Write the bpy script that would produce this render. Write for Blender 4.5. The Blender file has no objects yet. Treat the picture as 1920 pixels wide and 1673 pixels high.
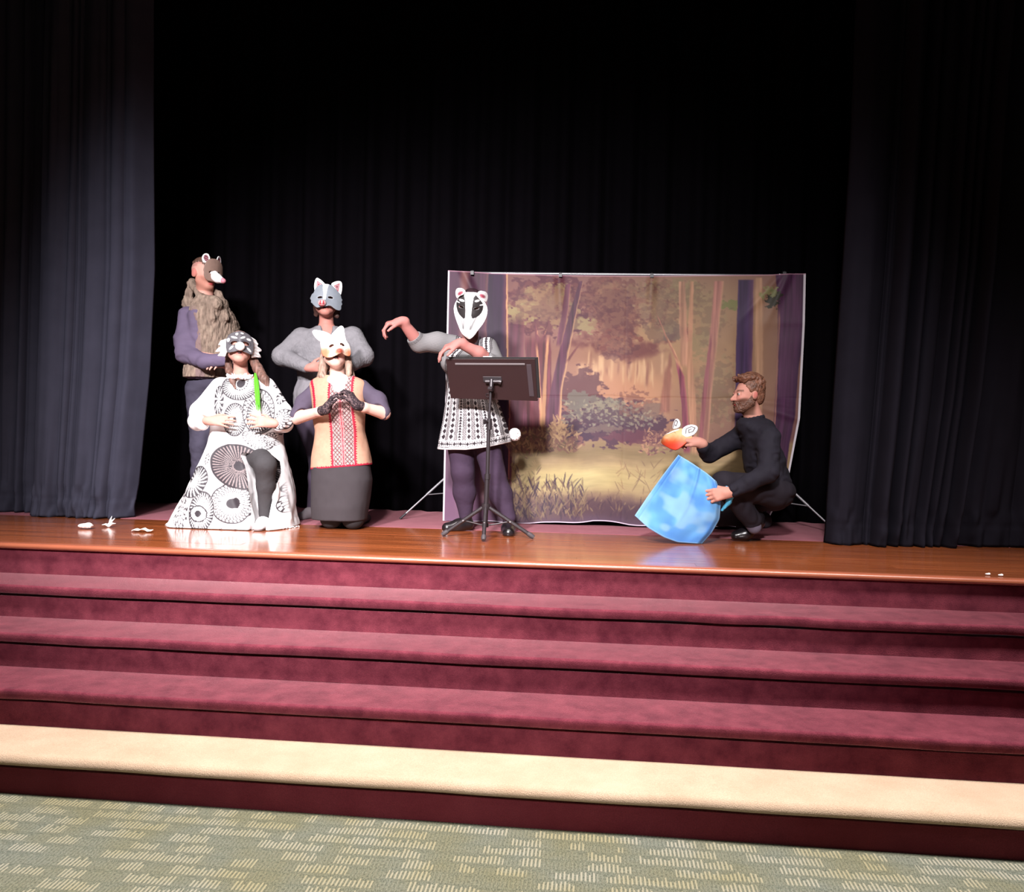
import bpy, bmesh, math, time
import numpy as np
from mathutils import Vector, Matrix
T0 = time.time()
SC = bpy.context.scene
COL = SC.collection
# ------------------------------------------------------------------ camera
CF = 1600.06                                   # focal length in pixels of the 1920 px wide frame
CC = np.array([0.0, -4.4613, 0.68616])
CFW = np.array([-0.09809708, 0.99500692, -0.01838975])
CR = np.array([0.99491805, 0.09847623, 0.02098843])
CU = np.array([-0.02269459, 0.01623739, 0.99961058])
cd = bpy.data.cameras.new('camera'); cam = bpy.data.objects.new('camera', cd); COL.objects.link(cam)
cam.matrix_world = Matrix(((CR[0], CU[0], -CFW[0], CC[0]), (CR[1], CU[1], -CFW[1], CC[1]), (CR[2], CU[2], -CFW[2], CC[2]), (0, 0, 0, 1)))
cd.sensor_fit = 'HORIZONTAL'; cd.sensor_width = 36.0; cd.lens = 36.0 * CF / 1920; cd.clip_start = 0.05; cd.clip_end = 100
SC.camera = cam
SC.view_settings.view_transform = 'Standard'; SC.view_settings.look = 'None'
SC.view_settings.gamma = 1; SC.view_settings.use_curve_mapping = False
SC.view_settings.exposure = 0.0
SC.cycles.use_denoising = True
SC.cycles.max_bounces = 6
# ------------------------------------------------------------------ world and lights
w = bpy.data.worlds.new('world'); SC.world = w; w.use_nodes = True
w.node_tree.nodes['Background'].inputs[0].default_value = (0.8, 0.78, 1.0, 1); w.node_tree.nodes['Background'].inputs[1].default_value = 0.012
def aim(o, t):
    o.rotation_euler = (Vector(t) - o.location).to_track_quat('-Z', 'Y').to_euler()
def spot(name, loc, tgt, power, size, blend, col, rad):
    l = bpy.data.lights.new(name, 'SPOT'); l.energy = power; l.spot_size = math.radians(size); l.spot_blend = blend; l.color = col; l.shadow_soft_size = rad
    o = bpy.data.objects.new(name, l); COL.objects.link(o); o.location = loc; aim(o, tgt); return o
def area(name, loc, tgt, power, sx, sy, col):
    l = bpy.data.lights.new(name, 'AREA'); l.shape = 'RECTANGLE'; l.size = sx; l.size_y = sy; l.energy = power; l.color = col
    o = bpy.data.objects.new(name, l); COL.objects.link(o); o.location = loc; aim(o, tgt); return o
spot('stage_spotlight', (-2.4, -7.0, 4.4), (-1.9, 1.2, 0.75), 6500, 34, 1.0, (1.0, 0.95, 0.97), 0.35)
spot('stage_spotlight', (-0.6, -7.4, 4.6), (-0.7, 1.2, 0.65), 6200, 39, 1.0, (1.0, 0.95, 0.96), 0.35)
a1 = area('hall_ceiling_light', (-0.3, -1.9, 5.0), (-0.3, -1.88, 0), 450, 8.0, 0.8, (1.0, 0.94, 0.93)); a1.data.spread = math.radians(88)
a2 = area('hall_ceiling_light', (-0.3, -4.4, 5.0), (-0.3, -4.38, 0), 24, 8.0, 0.8, (1.0, 0.97, 0.94)); a2.data.spread = math.radians(120)
# ------------------------------------------------------------------ pixel <-> world helpers (used once, to place things at real depths)
def ray(u, v): return CFW + CR * (u - 960) / CF - CU * (v - 836.5) / CF
def at_y(u, v, Y):
    d = ray(u, v); return CC + d * ((Y - CC[1]) / d[1])
def at_z(u, v, z=0.0):
    d = ray(u, v); return CC + d * ((z - CC[2]) / d[2])
def to_px(P):
    d = np.asarray(P) - CC; z = d @ CFW
    return 960 + CF * (d @ CR) / z, 836.5 - CF * (d @ CU) / z
def pxm(P): return CF / ((np.asarray(P) - CC) @ CFW)
# ------------------------------------------------------------------ colour
def lin(c):
    c = np.asarray(c, float) / 255.0
    return np.where(c <= 0.04045, c / 12.92, ((c + 0.055) / 1.055) ** 2.4)
LS = 2.0                                        # brightness of the stage light on a white surface
def A(r, g, b, L=None):
    return np.clip(lin((r, g, b)) / (L or LS), 0.002, 0.86)
def rnd(seed): return np.random.RandomState(seed)
def vnoise3(P, freq, seed=0):
    Q = P * freq; I = np.floor(Q).astype(np.int64); F = Q - I; F = F * F * (3 - 2 * F)
    def h(i, j, k):
        n = (i * 73856093) ^ (j * 19349663) ^ (k * 83492791) ^ (seed * 2654435761)
        n = (n ^ (n >> 13)) * 1274126177
        return ((n ^ (n >> 16)) & 0xffff) / 65535.0
    x, y, z = I[:, 0], I[:, 1], I[:, 2]; fx, fy, fz = F[:, 0], F[:, 1], F[:, 2]
    def l(a, b, t): return a + (b - a) * t
    return l(l(l(h(x, y, z), h(x+1, y, z), fx), l(h(x, y+1, z), h(x+1, y+1, z), fx), fy),
             l(l(h(x, y, z+1), h(x+1, y, z+1), fx), l(h(x, y+1, z+1), h(x+1, y+1, z+1), fx), fy), fz) * 2 - 1
def fbm3(P, freq, oct=3, seed=0):
    s = 0; a = 1.0
    for i in range(oct): s = s + a * vnoise3(P, freq * 2 ** i, seed + i); a *= 0.5
    return s
def noise2(h, w, cy, cx, seed):
    r = rnd(seed).rand(int(cy) + 3, int(cx) + 3)
    y = np.linspace(0, cy, h)[:, None]; x = np.linspace(0, cx, w)[None, :]
    iy = np.floor(y).astype(int); ix = np.floor(x).astype(int); fy = y - iy; fx = x - ix
    fy = fy * fy * (3 - 2 * fy); fx = fx * fx * (3 - 2 * fx)
    return (r[iy, ix] * (1 - fy) + r[iy + 1, ix] * fy) * (1 - fx) + (r[iy, ix + 1] * (1 - fy) + r[iy + 1, ix + 1] * fy) * fx
def sst(a, b, x):
    t = np.clip((x - a) / (b - a + 1e-9), 0, 1); return t * t * (3 - 2 * t)
# ------------------------------------------------------------------ materials
MATS = {}
def nmat(name, rough=0.7, spec=0.3, metal=0.0, sheen=0.0, coat=0.0):
    m = bpy.data.materials.new(name); m.use_nodes = True; nt = m.node_tree; b = nt.nodes['Principled BSDF']
    b.inputs['Roughness'].default_value = rough; b.inputs['Specular IOR Level'].default_value = spec; b.inputs['Metallic'].default_value = metal
    b.inputs['Sheen Weight'].default_value = sheen; b.inputs['Coat Weight'].default_value = coat
    return m, nt, b
def add_bump(nt, b, scale, strength, dist=0.002, stretch=(1, 1, 1), detail=4):
    tc = nt.nodes.new('ShaderNodeTexCoord'); mp = nt.nodes.new('ShaderNodeMapping'); mp.inputs['Scale'].default_value = stretch
    n = nt.nodes.new('ShaderNodeTexNoise'); n.inputs['Scale'].default_value = scale; n.inputs['Detail'].default_value = detail
    bp = nt.nodes.new('ShaderNodeBump'); bp.inputs['Strength'].default_value = strength; bp.inputs['Distance'].default_value = dist
    nt.links.new(tc.outputs['Object'], mp.inputs[0]); nt.links.new(mp.outputs[0], n.inputs['Vector']); nt.links.new(n.outputs['Fac'], bp.inputs['Height']); nt.links.new(bp.outputs[0], b.inputs['Normal'])
    return n
def vc(kind):
    """materials whose colour is painted into the Col attribute"""
    if kind in MATS: return MATS[kind]
    spec = {'skin': (0.6, 0.2, 0, 0), 'cloth': (0.85, 0.2, 0.0, 0), 'hair': (0.5, 0.35, 0, 0), 'mask': (0.55, 0.35, 0, 0),
            'leather': (0.28, 0.5, 0, 0), 'fur': (0.9, 0.15, 0.0, 0), 'print': (0.6, 0.25, 0, 0), 'metal': (0.35, 0.5, 0, 0)}[kind]
    m, nt, b = nmat(kind + '_painted', spec[0], spec[1], 0, spec[2], spec[3])
    a = nt.nodes.new('ShaderNodeAttribute'); a.attribute_name = 'Col'; nt.links.new(a.outputs['Color'], b.inputs['Base Color'])
    if kind == 'cloth': add_bump(nt, b, 420, 0.25, 0.0015)
    if kind == 'fur': add_bump(nt, b, 260, 0.7, 0.004, (1, 1, 0.35))
    if kind == 'hair': add_bump(nt, b, 300, 0.6, 0.003, (1, 1, 0.15))
    if kind == 'skin': add_bump(nt, b, 200, 0.06, 0.001)
    if kind == 'skin': b.inputs['Subsurface Weight'].default_value = 0.0
    MATS[kind] = m; return m
def flat(name, col, rough=0.6, metal=0.0, spec=0.4, var=0.12, vs=30, bump=0.0):
    """plain colour with a little procedural mottling"""
    if name in MATS: return MATS[name]
    m, nt, b = nmat(name, rough, spec, metal)
    tc = nt.nodes.new('ShaderNodeTexCoord'); n = nt.nodes.new('ShaderNodeTexNoise'); n.inputs['Scale'].default_value = vs; n.inputs['Detail'].default_value = 3
    mx = nt.nodes.new('ShaderNodeMix'); mx.data_type = 'RGBA'
    c = np.asarray(col, float)
    mx.inputs[6].default_value = (*(c * (1 - var)), 1); mx.inputs[7].default_value = (*np.clip(c * (1 + var), 0, 0.9), 1)
    nt.links.new(tc.outputs['Object'], n.inputs['Vector']); nt.links.new(n.outputs['Fac'], mx.inputs[0]); nt.links.new(mx.outputs[2], b.inputs['Base Color'])
    if bump:
        bp = nt.nodes.new('ShaderNodeBump'); bp.inputs['Strength'].default_value = bump; bp.inputs['Distance'].default_value = 0.003
        nt.links.new(n.outputs['Fac'], bp.inputs['Height']); nt.links.new(bp.outputs[0], b.inputs['Normal'])
    MATS[name] = m; return m
# ------------------------------------------------------------------ objects
def props(o, label=None, cat=None, group=None, kind=None):
    if label: o['label'] = label
    if cat: o['category'] = cat
    if group: o['group'] = group
    if kind: o['kind'] = kind
    return o
def empty(name, loc, label=None, cat=None, group=None, kind=None):
    o = bpy.data.objects.new(name, None); COL.objects.link(o); o.location = loc; o.empty_display_size = 0.1
    return props(o, label, cat, group, kind)
def world_loc(o):
    v = np.zeros(3)
    while o is not None: v += np.array(o.location); o = o.parent
    return v
def mesh_obj(name, V, F, mat, parent=None, origin=None, col=None, smooth=True, label=None):
    """V in world space; the object sits at `origin` (world), default the parent's origin or the lowest centre of V"""
    V = np.asarray(V, float)
    po = world_loc(parent) if parent else np.zeros(3)
    if origin is None:
        origin = po if parent else np.array([V[:, 0].mean(), V[:, 1].mean(), V[:, 2].min()])
    origin = np.asarray(origin, float)
    me = bpy.data.meshes.new(name)
    L = V - origin
    if isinstance(F, np.ndarray) and F.ndim == 2:
        nf, k = F.shape
        me.vertices.add(len(L)); me.vertices.foreach_set('co', L.astype(np.float32).ravel())
        me.loops.add(nf * k); me.loops.foreach_set('vertex_index', F.astype(np.int32).ravel())
        me.polygons.add(nf); me.polygons.foreach_set('loop_start', np.arange(0, nf * k, k, dtype=np.int32))
        me.update(calc_edges=True)
    else:
        me.from_pydata(L.tolist(), [], [list(map(int, f)) for f in F]); me.update()
    if smooth: me.polygons.foreach_set('use_smooth', np.ones(len(me.polygons), bool))
    if col is not None:
        ca = me.color_attributes.new('Col', 'FLOAT_COLOR', 'POINT')
        c4 = np.ones((len(V), 4), np.float32); c4[:, :3] = np.clip(col, 0.001, 0.87); ca.data.foreach_set('color', c4.ravel())
    if mat: me.materials.append(mat)
    o = bpy.data.objects.new(name, me); COL.objects.link(o)
    o.location = origin - po
    if parent: o.parent = parent
    if label: o['label'] = label
    return o
class MB:
    """collects simple solids into one mesh"""
    def __init__(s): s.V = []; s.F = []; s.n = 0
    def add(s, V, F):
        s.V.append(np.asarray(V, float)); s.F += [[i + s.n for i in f] for f in F]; s.n += len(V)
    def box(s, lo, hi, M=None, o=(0, 0, 0)):
        (a, b, c), (d, e, f) = lo, hi
        V = np.array([(a, b, c), (d, b, c), (d, e, c), (a, e, c), (a, b, f), (d, b, f), (d, e, f), (a, e, f)], float)
        if M is not None: V = V @ np.asarray(M).T
        s.add(V + np.asarray(o), [(0, 3, 2, 1), (4, 5, 6, 7), (0, 1, 5, 4), (1, 2, 6, 5), (2, 3, 7, 6), (3, 0, 4, 7)])
    def tube(s, pts, rad, n=12):
        pts = [np.asarray(p, float) for p in pts]
        if np.isscalar(rad): rad = [rad] * len(pts)
        V = []; F = []; up = None
        for i, p in enumerate(pts):
            t = pts[min(i + 1, len(pts) - 1)] - pts[max(i - 1, 0)]; t = t / (np.linalg.norm(t) + 1e-12)
            if up is None:
                up = np.array([0, 0, 1.0]) if abs(t[2]) < 0.9 else np.array([1.0, 0, 0])
            x = np.cross(up, t); x /= np.linalg.norm(x); y = np.cross(t, x); up = y
            for k in range(n):
                a = 2 * math.pi * k / n; V.append(p + rad[i] * (math.cos(a) * x + math.sin(a) * y))
        for i in range(len(pts) - 1):
            for k in range(n):
                k2 = (k + 1) % n; F.append((i * n + k, i * n + k2, (i + 1) * n + k2, (i + 1) * n + k))
        F.append(tuple(range(n - 1, -1, -1))); F.append(tuple((len(pts) - 1) * n + k for k in range(n)))
        s.add(V, F)
    def build(s, name, mat, parent=None, origin=None, smooth=False, label=None, bevel=0.0):
        o = mesh_obj(name, np.concatenate(s.V), s.F, mat, parent, origin, None, smooth, label)
        if smooth:
            try: o.data.set_sharp_from_angle(angle=math.radians(45))
            except Exception: pass
        if bevel:
            md = o.modifiers.new('bevel', 'BEVEL'); md.width = bevel; md.segments = 2; md.limit_method = 'ANGLE'
        return o
# ------------------------------------------------------------------ implicit surfaces
def nrm(v): v = np.asarray(v, float); return v / (np.linalg.norm(v) + 1e-12)
class Poly2D:
    def __init__(s, pts, res=0.0025, pad=0.06, smooth=0):
        p = np.asarray(pts, float)
        for _ in range(smooth):
            q = np.roll(p, -1, 0); p = np.stack([0.75 * p + 0.25 * q, 0.25 * p + 0.75 * q], 1).reshape(-1, 2)
        s.pts = p; s.lo = p.min(0) - pad; s.hi = p.max(0) + pad; s.res = res
        nx, nz = np.ceil((s.hi - s.lo) / res).astype(int) + 2
        gx = s.lo[0] + np.arange(nx) * res; gz = s.lo[1] + np.arange(nz) * res
        X, Z = np.meshgrid(gx, gz, indexing='ij'); D = np.full(X.shape, 1e9); ins = np.zeros(X.shape, bool)
        for i in range(len(p)):
            a, b = p[i], p[(i + 1) % len(p)]; e = b - a
            wx = X - a[0]; wz = Z - a[1]; t = np.clip((wx * e[0] + wz * e[1]) / (e @ e + 1e-12), 0, 1)
            D = np.minimum(D, (wx - t * e[0]) ** 2 + (wz - t * e[1]) ** 2)
            c = ((a[1] > Z) != (b[1] > Z)) & (X < (b[0] - a[0]) * (Z - a[1]) / (b[1] - a[1] + 1e-12) + a[0]); ins ^= c
        s.T = (np.sqrt(D) * np.where(ins, -1, 1)).astype(np.float32)
    def __call__(s, x, z):
        u = np.clip((x - s.lo[0]) / s.res, 0, s.T.shape[0] - 1.001); v = np.clip((z - s.lo[1]) / s.res, 0, s.T.shape[1] - 1.001)
        i = u.astype(int); j = v.astype(int); fu = u - i; fv = v - j; T = s.T
        d = (T[i, j] * (1 - fu) + T[i + 1, j] * fu) * (1 - fv) + (T[i, j + 1] * (1 - fu) + T[i + 1, j + 1] * fu) * fv
        ex = np.maximum(np.maximum(s.lo[0] - x, x - s.hi[0]), 0) ; ez = np.maximum(np.maximum(s.lo[1] - z, z - s.hi[1]), 0)
        return d + np.maximum(ex, ez)
class Field:
    def __init__(s): s.u = []; s.post = []; s.M = None; s.o = None
    def frame(s, o, M): s.M = np.asarray(M, float); s.o = np.asarray(o, float); return s
    def noframe(s): s.M = s.o = None; return s
    def _add(s, fn, lo, hi, k):
        lo = np.asarray(lo, float); hi = np.asarray(hi, float)
        if s.M is not None:
            M, o = s.M, s.o
            c = np.array([[x, y, z] for x in (lo[0], hi[0]) for y in (lo[1], hi[1]) for z in (lo[2], hi[2])]) @ M.T + o
            f0 = fn; fn = lambda P: f0((P - o) @ M); lo, hi = c.min(0), c.max(0)
        s.u.append((fn, k, lo, hi)); return s
    def cap(s, a, b, ra, rb=None, k=0.02, S=None):
        a = np.asarray(a, float); b = np.asarray(b, float); rb = ra if rb is None else rb; S_ = np.ones(3) if S is None else np.asarray(S, float)
        A_, B_ = a * S_, b * S_; e = B_ - A_; ee = e @ e + 1e-12
        def fn(P):
            Q = P * S_ - A_; t = np.clip((Q @ e) / ee, 0, 1); Q = Q - t[:, None] * e
            return np.sqrt((Q * Q).sum(1)) - (ra + (rb - ra) * t)
        R = max(ra, rb) / S_
        return s._add(fn, np.minimum(a, b) - R, np.maximum(a, b) + R, k)
    def chain(s, pts, rads, k=0.02, S=None):
        for i in range(len(pts) - 1): s.cap(pts[i], pts[i + 1], rads[i], rads[i + 1], k if i == 0 else 0.012, S)
        return s
    def ell(s, c, r, k=0.02):
        c = np.asarray(c, float); r = np.asarray(r if not np.isscalar(r) else (r, r, r), float)
        def fn(P):
            Q = (P - c) / r; k0 = np.sqrt((Q * Q).sum(1)) + 1e-9; k1 = np.sqrt(((Q / r) ** 2).sum(1)) + 1e-9
            return k0 * (k0 - 1) / k1
        return s._add(fn, c - r, c + r, k)
    def loft(s, secs, k=0.02, pw=2.0):
        """secs: (z, cx, cy, rx, ry)"""
        S = np.array(sorted(secs), float); zz = np.linspace(S[0, 0], S[-1, 0], 80)
        # smooth the piecewise-linear profile
        C = np.stack([np.interp(zz, S[:, 0], S[:, i]) for i in range(1, 5)], 1)
        for _ in range(4):
            C[1:-1] = 0.25 * C[:-2] + 0.5 * C[1:-1] + 0.25 * C[2:]
        def fn(P):
            z = P[:, 2]; g = [np.interp(z, zz, C[:, i]) for i in range(4)]
            q = (np.abs((P[:, 0] - g[0]) / g[2]) ** pw + np.abs((P[:, 1] - g[1]) / g[3]) ** pw) ** (1 / pw)
            d = (q - 1) * np.minimum(g[2], g[3]) * 0.9
            return np.maximum(d, np.maximum(z - zz[-1], zz[0] - z))
        lo = [(C[:, 0] - C[:, 2]).min(), (C[:, 1] - C[:, 3]).min(), zz[0]]; hi = [(C[:, 0] + C[:, 2]).max(), (C[:, 1] + C[:, 3]).max(), zz[-1]]
        return s._add(fn, lo, hi, k)
    def inflate(s, poly, yc, T, R, k=0.02):
        """solid with outline poly (x,z), rounded to depth T around y = yc(z)"""
        ycf = yc if callable(yc) else (lambda x, z: yc + 0 * z); Tf = T if callable(T) else (lambda x, z: T + 0 * z)
        def fn(P):
            x, y, z = P.T; a = np.maximum(0, 1 + poly(x, z) / R); t = Tf(x, z); v = (y - ycf(x, z)) / t
            return (np.sqrt(a * a + v * v) - 1) * np.minimum(R, t) * 0.85
        p = poly.pts; zs = np.linspace(p[:, 1].min(), p[:, 1].max(), 40); yy = np.concatenate([ycf(np.full(40, x), zs) for x in (p[:, 0].min(), p[:, 0].mean(), p[:, 0].max())]); tt = np.max(Tf(p[:, 0], p[:, 1])) ; tt = max(tt, np.max(Tf(np.full(40, p[:, 0].mean()), zs)))
        return s._add(fn, [p[:, 0].min(), yy.min() - tt, p[:, 1].min()], [p[:, 0].max(), yy.max() + tt, p[:, 1].max()], k)
    def sheet(s, poly, H, t, k=0.004, g=0.55):
        """thin shell over outline poly (x,z) at height y = H(x,z)"""
        def fn(P):
            x, y, z = P.T; return np.maximum(poly(x, z), (np.abs(y - H(x, z)) - t) * g)
        p = poly.pts; X, Z = np.meshgrid(np.linspace(p[:, 0].min(), p[:, 0].max(), 40), np.linspace(p[:, 1].min(), p[:, 1].max(), 40)); h = H(X.ravel(), Z.ravel())
        return s._add(fn, [p[:, 0].min(), h.min() - t, p[:, 1].min()], [p[:, 0].max(), h.max() + t, p[:, 1].max()], k)
    def cut(s, fn, k=0.004):
        """keep where fn < 0"""
        if s.M is not None:
            M, o = s.M, s.o; f0 = fn; fn = lambda P: f0((P - o) @ M)
        s.post.append(('i', fn, k)); return s
    def carve(s, other, k=0.006):
        s.post.append(('i', lambda P: -other.val(P), k)); return s
    def val(s, P):
        d = None
        for fn, k, lo, hi in s.u:
            e = fn(P)
            d = e if d is None else Field.smin(d, e, k)
        return s._post(d, P)
    def _post(s, d, P):
        for op, fn, k in s.post: d = -Field.smin(-d, -fn(P), k)
        return d
    @staticmethod
    def smin(a, b, k):
        if k <= 0: return np.minimum(a, b)
        h = np.maximum(k - np.abs(a - b), 0) / k
        return np.minimum(a, b) - h * h * k * 0.25
    def mesh(s, h):
        lo = np.min([p[2] for p in s.u], 0) - 0.03; hi = np.max([p[3] for p in s.u], 0) + 0.03
        B = 8; bs = B * h; nb = np.ceil((hi - lo) / bs).astype(int)
        I = np.stack(np.meshgrid(*[np.arange(n) for n in nb], indexing='ij'), -1).reshape(-1, 3)
        Cn = lo + (I + 0.5) * bs; half = bs * 0.8661
        D = []; m = None
        for fn, k, a, b in s.u:
            e = fn(Cn); D.append(e); m = e if m is None else Field.smin(m, e, k)
        d = s._post(m.copy(), Cn)
        act = np.abs(d) < half * 1.35 + 0.004
        # fields that under-estimate distance stay active; drop those well outside every primitive box
        I = I[act]; m = m[act]; D = [e[act] for e in D]
        n = len(I); loc = np.arange(B + 1)
        O = np.stack(np.meshgrid(loc, loc, loc, indexing='ij'), -1).reshape(-1, 3)
        vals = np.full((n, len(O)), 1e3, np.float64)
        base = lo + I * bs
        for (fn, k, a, b), e in zip(s.u, D):
            sel = np.where(e - m < 2.9 * half + k)[0]
            if len(sel) == 0: continue
            P = (base[sel][:, None, :] + O[None] * h).reshape(-1, 3)
            vals[sel] = Field.smin(vals[sel], fn(P).reshape(len(sel), -1), k)
        if s.post:
            P = (base[:, None, :] + O[None] * h).reshape(-1, 3)
            vals = s._post(vals.reshape(-1), P).reshape(n, -1)
        W = vals.reshape(n, B + 1, B + 1, B + 1)
        corners = [(x, y, z) for x in (0, 1) for y in (0, 1) for z in (0, 1)]
        S = sum((W[:, x:x + B, y:y + B, z:z + B] < 0).astype(np.int8) for x, y, z in corners)
        bi, ci, cj, ck = np.where((S > 0) & (S < 8))
        cv = np.stack([W[bi, ci + x, cj + y, ck + z] for x, y, z in corners], 1)
        G = I[bi] * B + np.stack([ci, cj, ck], 1)
        acc = np.zeros((len(G), 3)); cnt = np.zeros(len(G)); cn = np.array(corners, float)
        for i in range(8):
            for j in range(i + 1, 8):
                if np.abs(cn[i] - cn[j]).sum() != 1: continue
                a, b = cv[:, i], cv[:, j]; x = (a < 0) != (b < 0); t = np.where(x, a / np.where(x, a - b, 1), 0)
                acc += np.where(x[:, None], cn[i] + t[:, None] * (cn[j] - cn[i]), 0); cnt += x
        V = lo + (G + acc / cnt[:, None]) * h
        N = nb * B + 2; st = np.array([N[1] * N[2], N[2], 1]); key = (G + 1) @ st
        order = np.argsort(key); ks = key[order]
        def look(kk):
            p = np.clip(np.searchsorted(ks, kk), 0, len(ks) - 1); return np.where(ks[p] == kk, order[p], -1)
        Fs = []
        c0 = cv[:, 0] < 0
        for ax, ci1 in ((0, 4), (1, 2), (2, 1)):
            c1 = cv[:, ci1] < 0; x = np.where(c0 != c1)[0]
            b, c = (ax + 1) % 3, (ax + 2) % 3
            q = np.stack([x, look(key[x] - st[b]), look(key[x] - st[b] - st[c]), look(key[x] - st[c])], 1)
            fl = ~c0[x]; ok = (q >= 0).all(1)
            q[fl] = q[fl][:, ::-1]
            Fs.append(q[ok])
        return V, np.concatenate(Fs)
def vnormals(V, F):
    a = V[F[:, 2]] - V[F[:, 0]]; b = V[F[:, 3]] - V[F[:, 1]]; n = np.cross(a, b)
    N = np.zeros_like(V)
    for i in range(4):
        for c in range(3): N[:, c] += np.bincount(F[:, i], n[:, c], len(V))
    return N / (np.linalg.norm(N, axis=1, keepdims=True) + 1e-12)
def relax(V, F, it=1):
    for _ in range(it):
        A_ = np.zeros_like(V); c = np.zeros(len(V))
        for i in range(4):
            for j in (1, 3):
                k = (i + j) % 4
                for d in range(3): A_[:, d] += np.bincount(F[:, i], V[F[:, k], d], len(V))
                c += np.bincount(F[:, i], minlength=len(V))
        V = 0.5 * V + 0.5 * A_ / np.maximum(c, 1)[:, None]
    return V
STAT = []
def sdf(name, f, h, color, mat, parent, disp=None, label=None, it=1, xf=None, origin=None):
    """mesh the field, displace it, paint it; xf=(o, M) carries local coordinates to the world"""
    t = time.time()
    V, F = f.mesh(h); V = relax(V, F, it)
    N = vnormals(V, F)
    L = V; LN = N
    if disp is not None:
        V = V + N * (disp(V, N) * (1 - np.abs(N[:, 2]) ** 3))[:, None]; N = vnormals(V, F)
    c = color(L, LN) if callable(color) else np.tile(np.asarray(color, float), (len(V), 1))
    if xf is not None:
        V = V @ np.asarray(xf[1]).T + np.asarray(xf[0])
        if np.linalg.det(xf[1]) < 0: F = F[:, ::-1]
    o = mesh_obj(name, V, F, mat, parent, origin, c, True, label)
    STAT.append((name, len(F), round(time.time() - t, 2)))
    return o
# ================================================================== the setting
def carpet_mat(name, c1, c2, rough=0.95, vs=9.0, bump=0.6):
    m, nt, b = nmat(name, rough, 0.1)
    b.inputs['Sheen Weight'].default_value = 1.0; b.inputs['Sheen Roughness'].default_value = 0.30
    b.inputs['Sheen Tint'].default_value = (1.0, 0.60, 0.63, 1) if c2[1] < .2 else (1.0, 0.9, 0.8, 1)
    tc = nt.nodes.new('ShaderNodeTexCoord')
    n = nt.nodes.new('ShaderNodeTexNoise'); n.inputs['Scale'].default_value = vs; n.inputs['Detail'].default_value = 5; n.inputs['Roughness'].default_value = 0.65
    f = nt.nodes.new('ShaderNodeTexNoise'); f.inputs['Scale'].default_value = 260; f.inputs['Detail'].default_value = 2
    r = nt.nodes.new('ShaderNodeValToRGB'); r.color_ramp.elements[0].position = 0.32; r.color_ramp.elements[1].position = 0.72
    r.color_ramp.elements[0].color = (*c1, 1); r.color_ramp.elements[1].color = (*c2, 1)
    mx = nt.nodes.new('ShaderNodeMix'); mx.data_type = 'RGBA'; mx.blend_type = 'OVERLAY'; mx.inputs[0].default_value = 0.35
    bp = nt.nodes.new('ShaderNodeBump'); bp.inputs['Strength'].default_value = bump; bp.inputs['Distance'].default_value = 0.004
    nt.links.new(tc.outputs['Object'], n.inputs['Vector']); nt.links.new(tc.outputs['Object'], f.inputs['Vector'])
    nt.links.new(n.outputs['Fac'], r.inputs[0]); nt.links.new(r.outputs[0], mx.inputs[6]); nt.links.new(f.outputs['Fac'], mx.inputs[7])
    nt.links.new(mx.outputs[2], b.inputs['Base Color']); nt.links.new(f.outputs['Fac'], bp.inputs['Height']); nt.links.new(bp.outputs[0], b.inputs['Normal'])
    return m
M_MAROON = carpet_mat('maroon_stair_carpet', (0.082, 0.0125, 0.0225), (0.165, 0.032, 0.047), vs=11)
M_MAROON_DARK = carpet_mat('dark_maroon_kick_carpet', (0.125, 0.019, 0.027), (0.165, 0.029, 0.038), vs=5)
M_TAN = carpet_mat('tan_stair_carpet', (0.355, 0.252, 0.172), (0.42, 0.312, 0.222), vs=5)
M_TAN.node_tree.nodes['Principled BSDF'].inputs['Sheen Weight'].default_value = 0.3
M_PURPLE = carpet_mat('mauve_stage_carpet', (0.22, 0.070, 0.092), (0.27, 0.095, 0.118), vs=6)
M_PURPLE.node_tree.nodes['Principled BSDF'].inputs['Sheen Weight'].default_value = 0.12
XL, XR = -5.2, 4.2
RISE, RUN = 0.17, 0.29882
def strip_profile(name, prof, x0, x1, mat, parent, nseg=90, wob=0.0, seed=0, smooth=True, noise_ids=None):
    """extrude a (y,z) profile along x with a little hand-laid waviness"""
    xs = np.linspace(x0, x1, nseg + 1); pr = np.array(prof, float); n = len(pr); r = rnd(seed)
    wy = np.interp(xs, np.linspace(x0, x1, 38), r.randn(38)) * wob; wz = np.interp(xs, np.linspace(x0, x1, 38), r.randn(38)) * wob
    V = np.zeros((nseg + 1, n, 3)); V[:, :, 0] = xs[:, None]; V[:, :, 1] = pr[None, :, 0]; V[:, :, 2] = pr[None, :, 1]
    ids = range(n) if noise_ids is None else noise_ids
    for k in ids: V[:, k, 1] += wy; V[:, k, 2] += wz
    F = []
    for i in range(nseg):
        for k in range(n):
            k2 = (k + 1) % n; F.append((i * n + k, i * n + k2, (i + 1) * n + k2, (i + 1) * n + k))
    F.append(tuple(range(n))); F.append(tuple(nseg * n + k for k in range(n - 1, -1, -1)))
    o = mesh_obj(name, V.reshape(-1, 3), F, mat, parent, None, None, smooth)
    bm = bmesh.new(); bm.from_mesh(o.data); bmesh.ops.recalc_face_normals(bm, faces=bm.faces); bm.to_mesh(o.data); bm.free()
    if smooth: o.data.set_sharp_from_angle(angle=math.radians(50))
    return o
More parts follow.
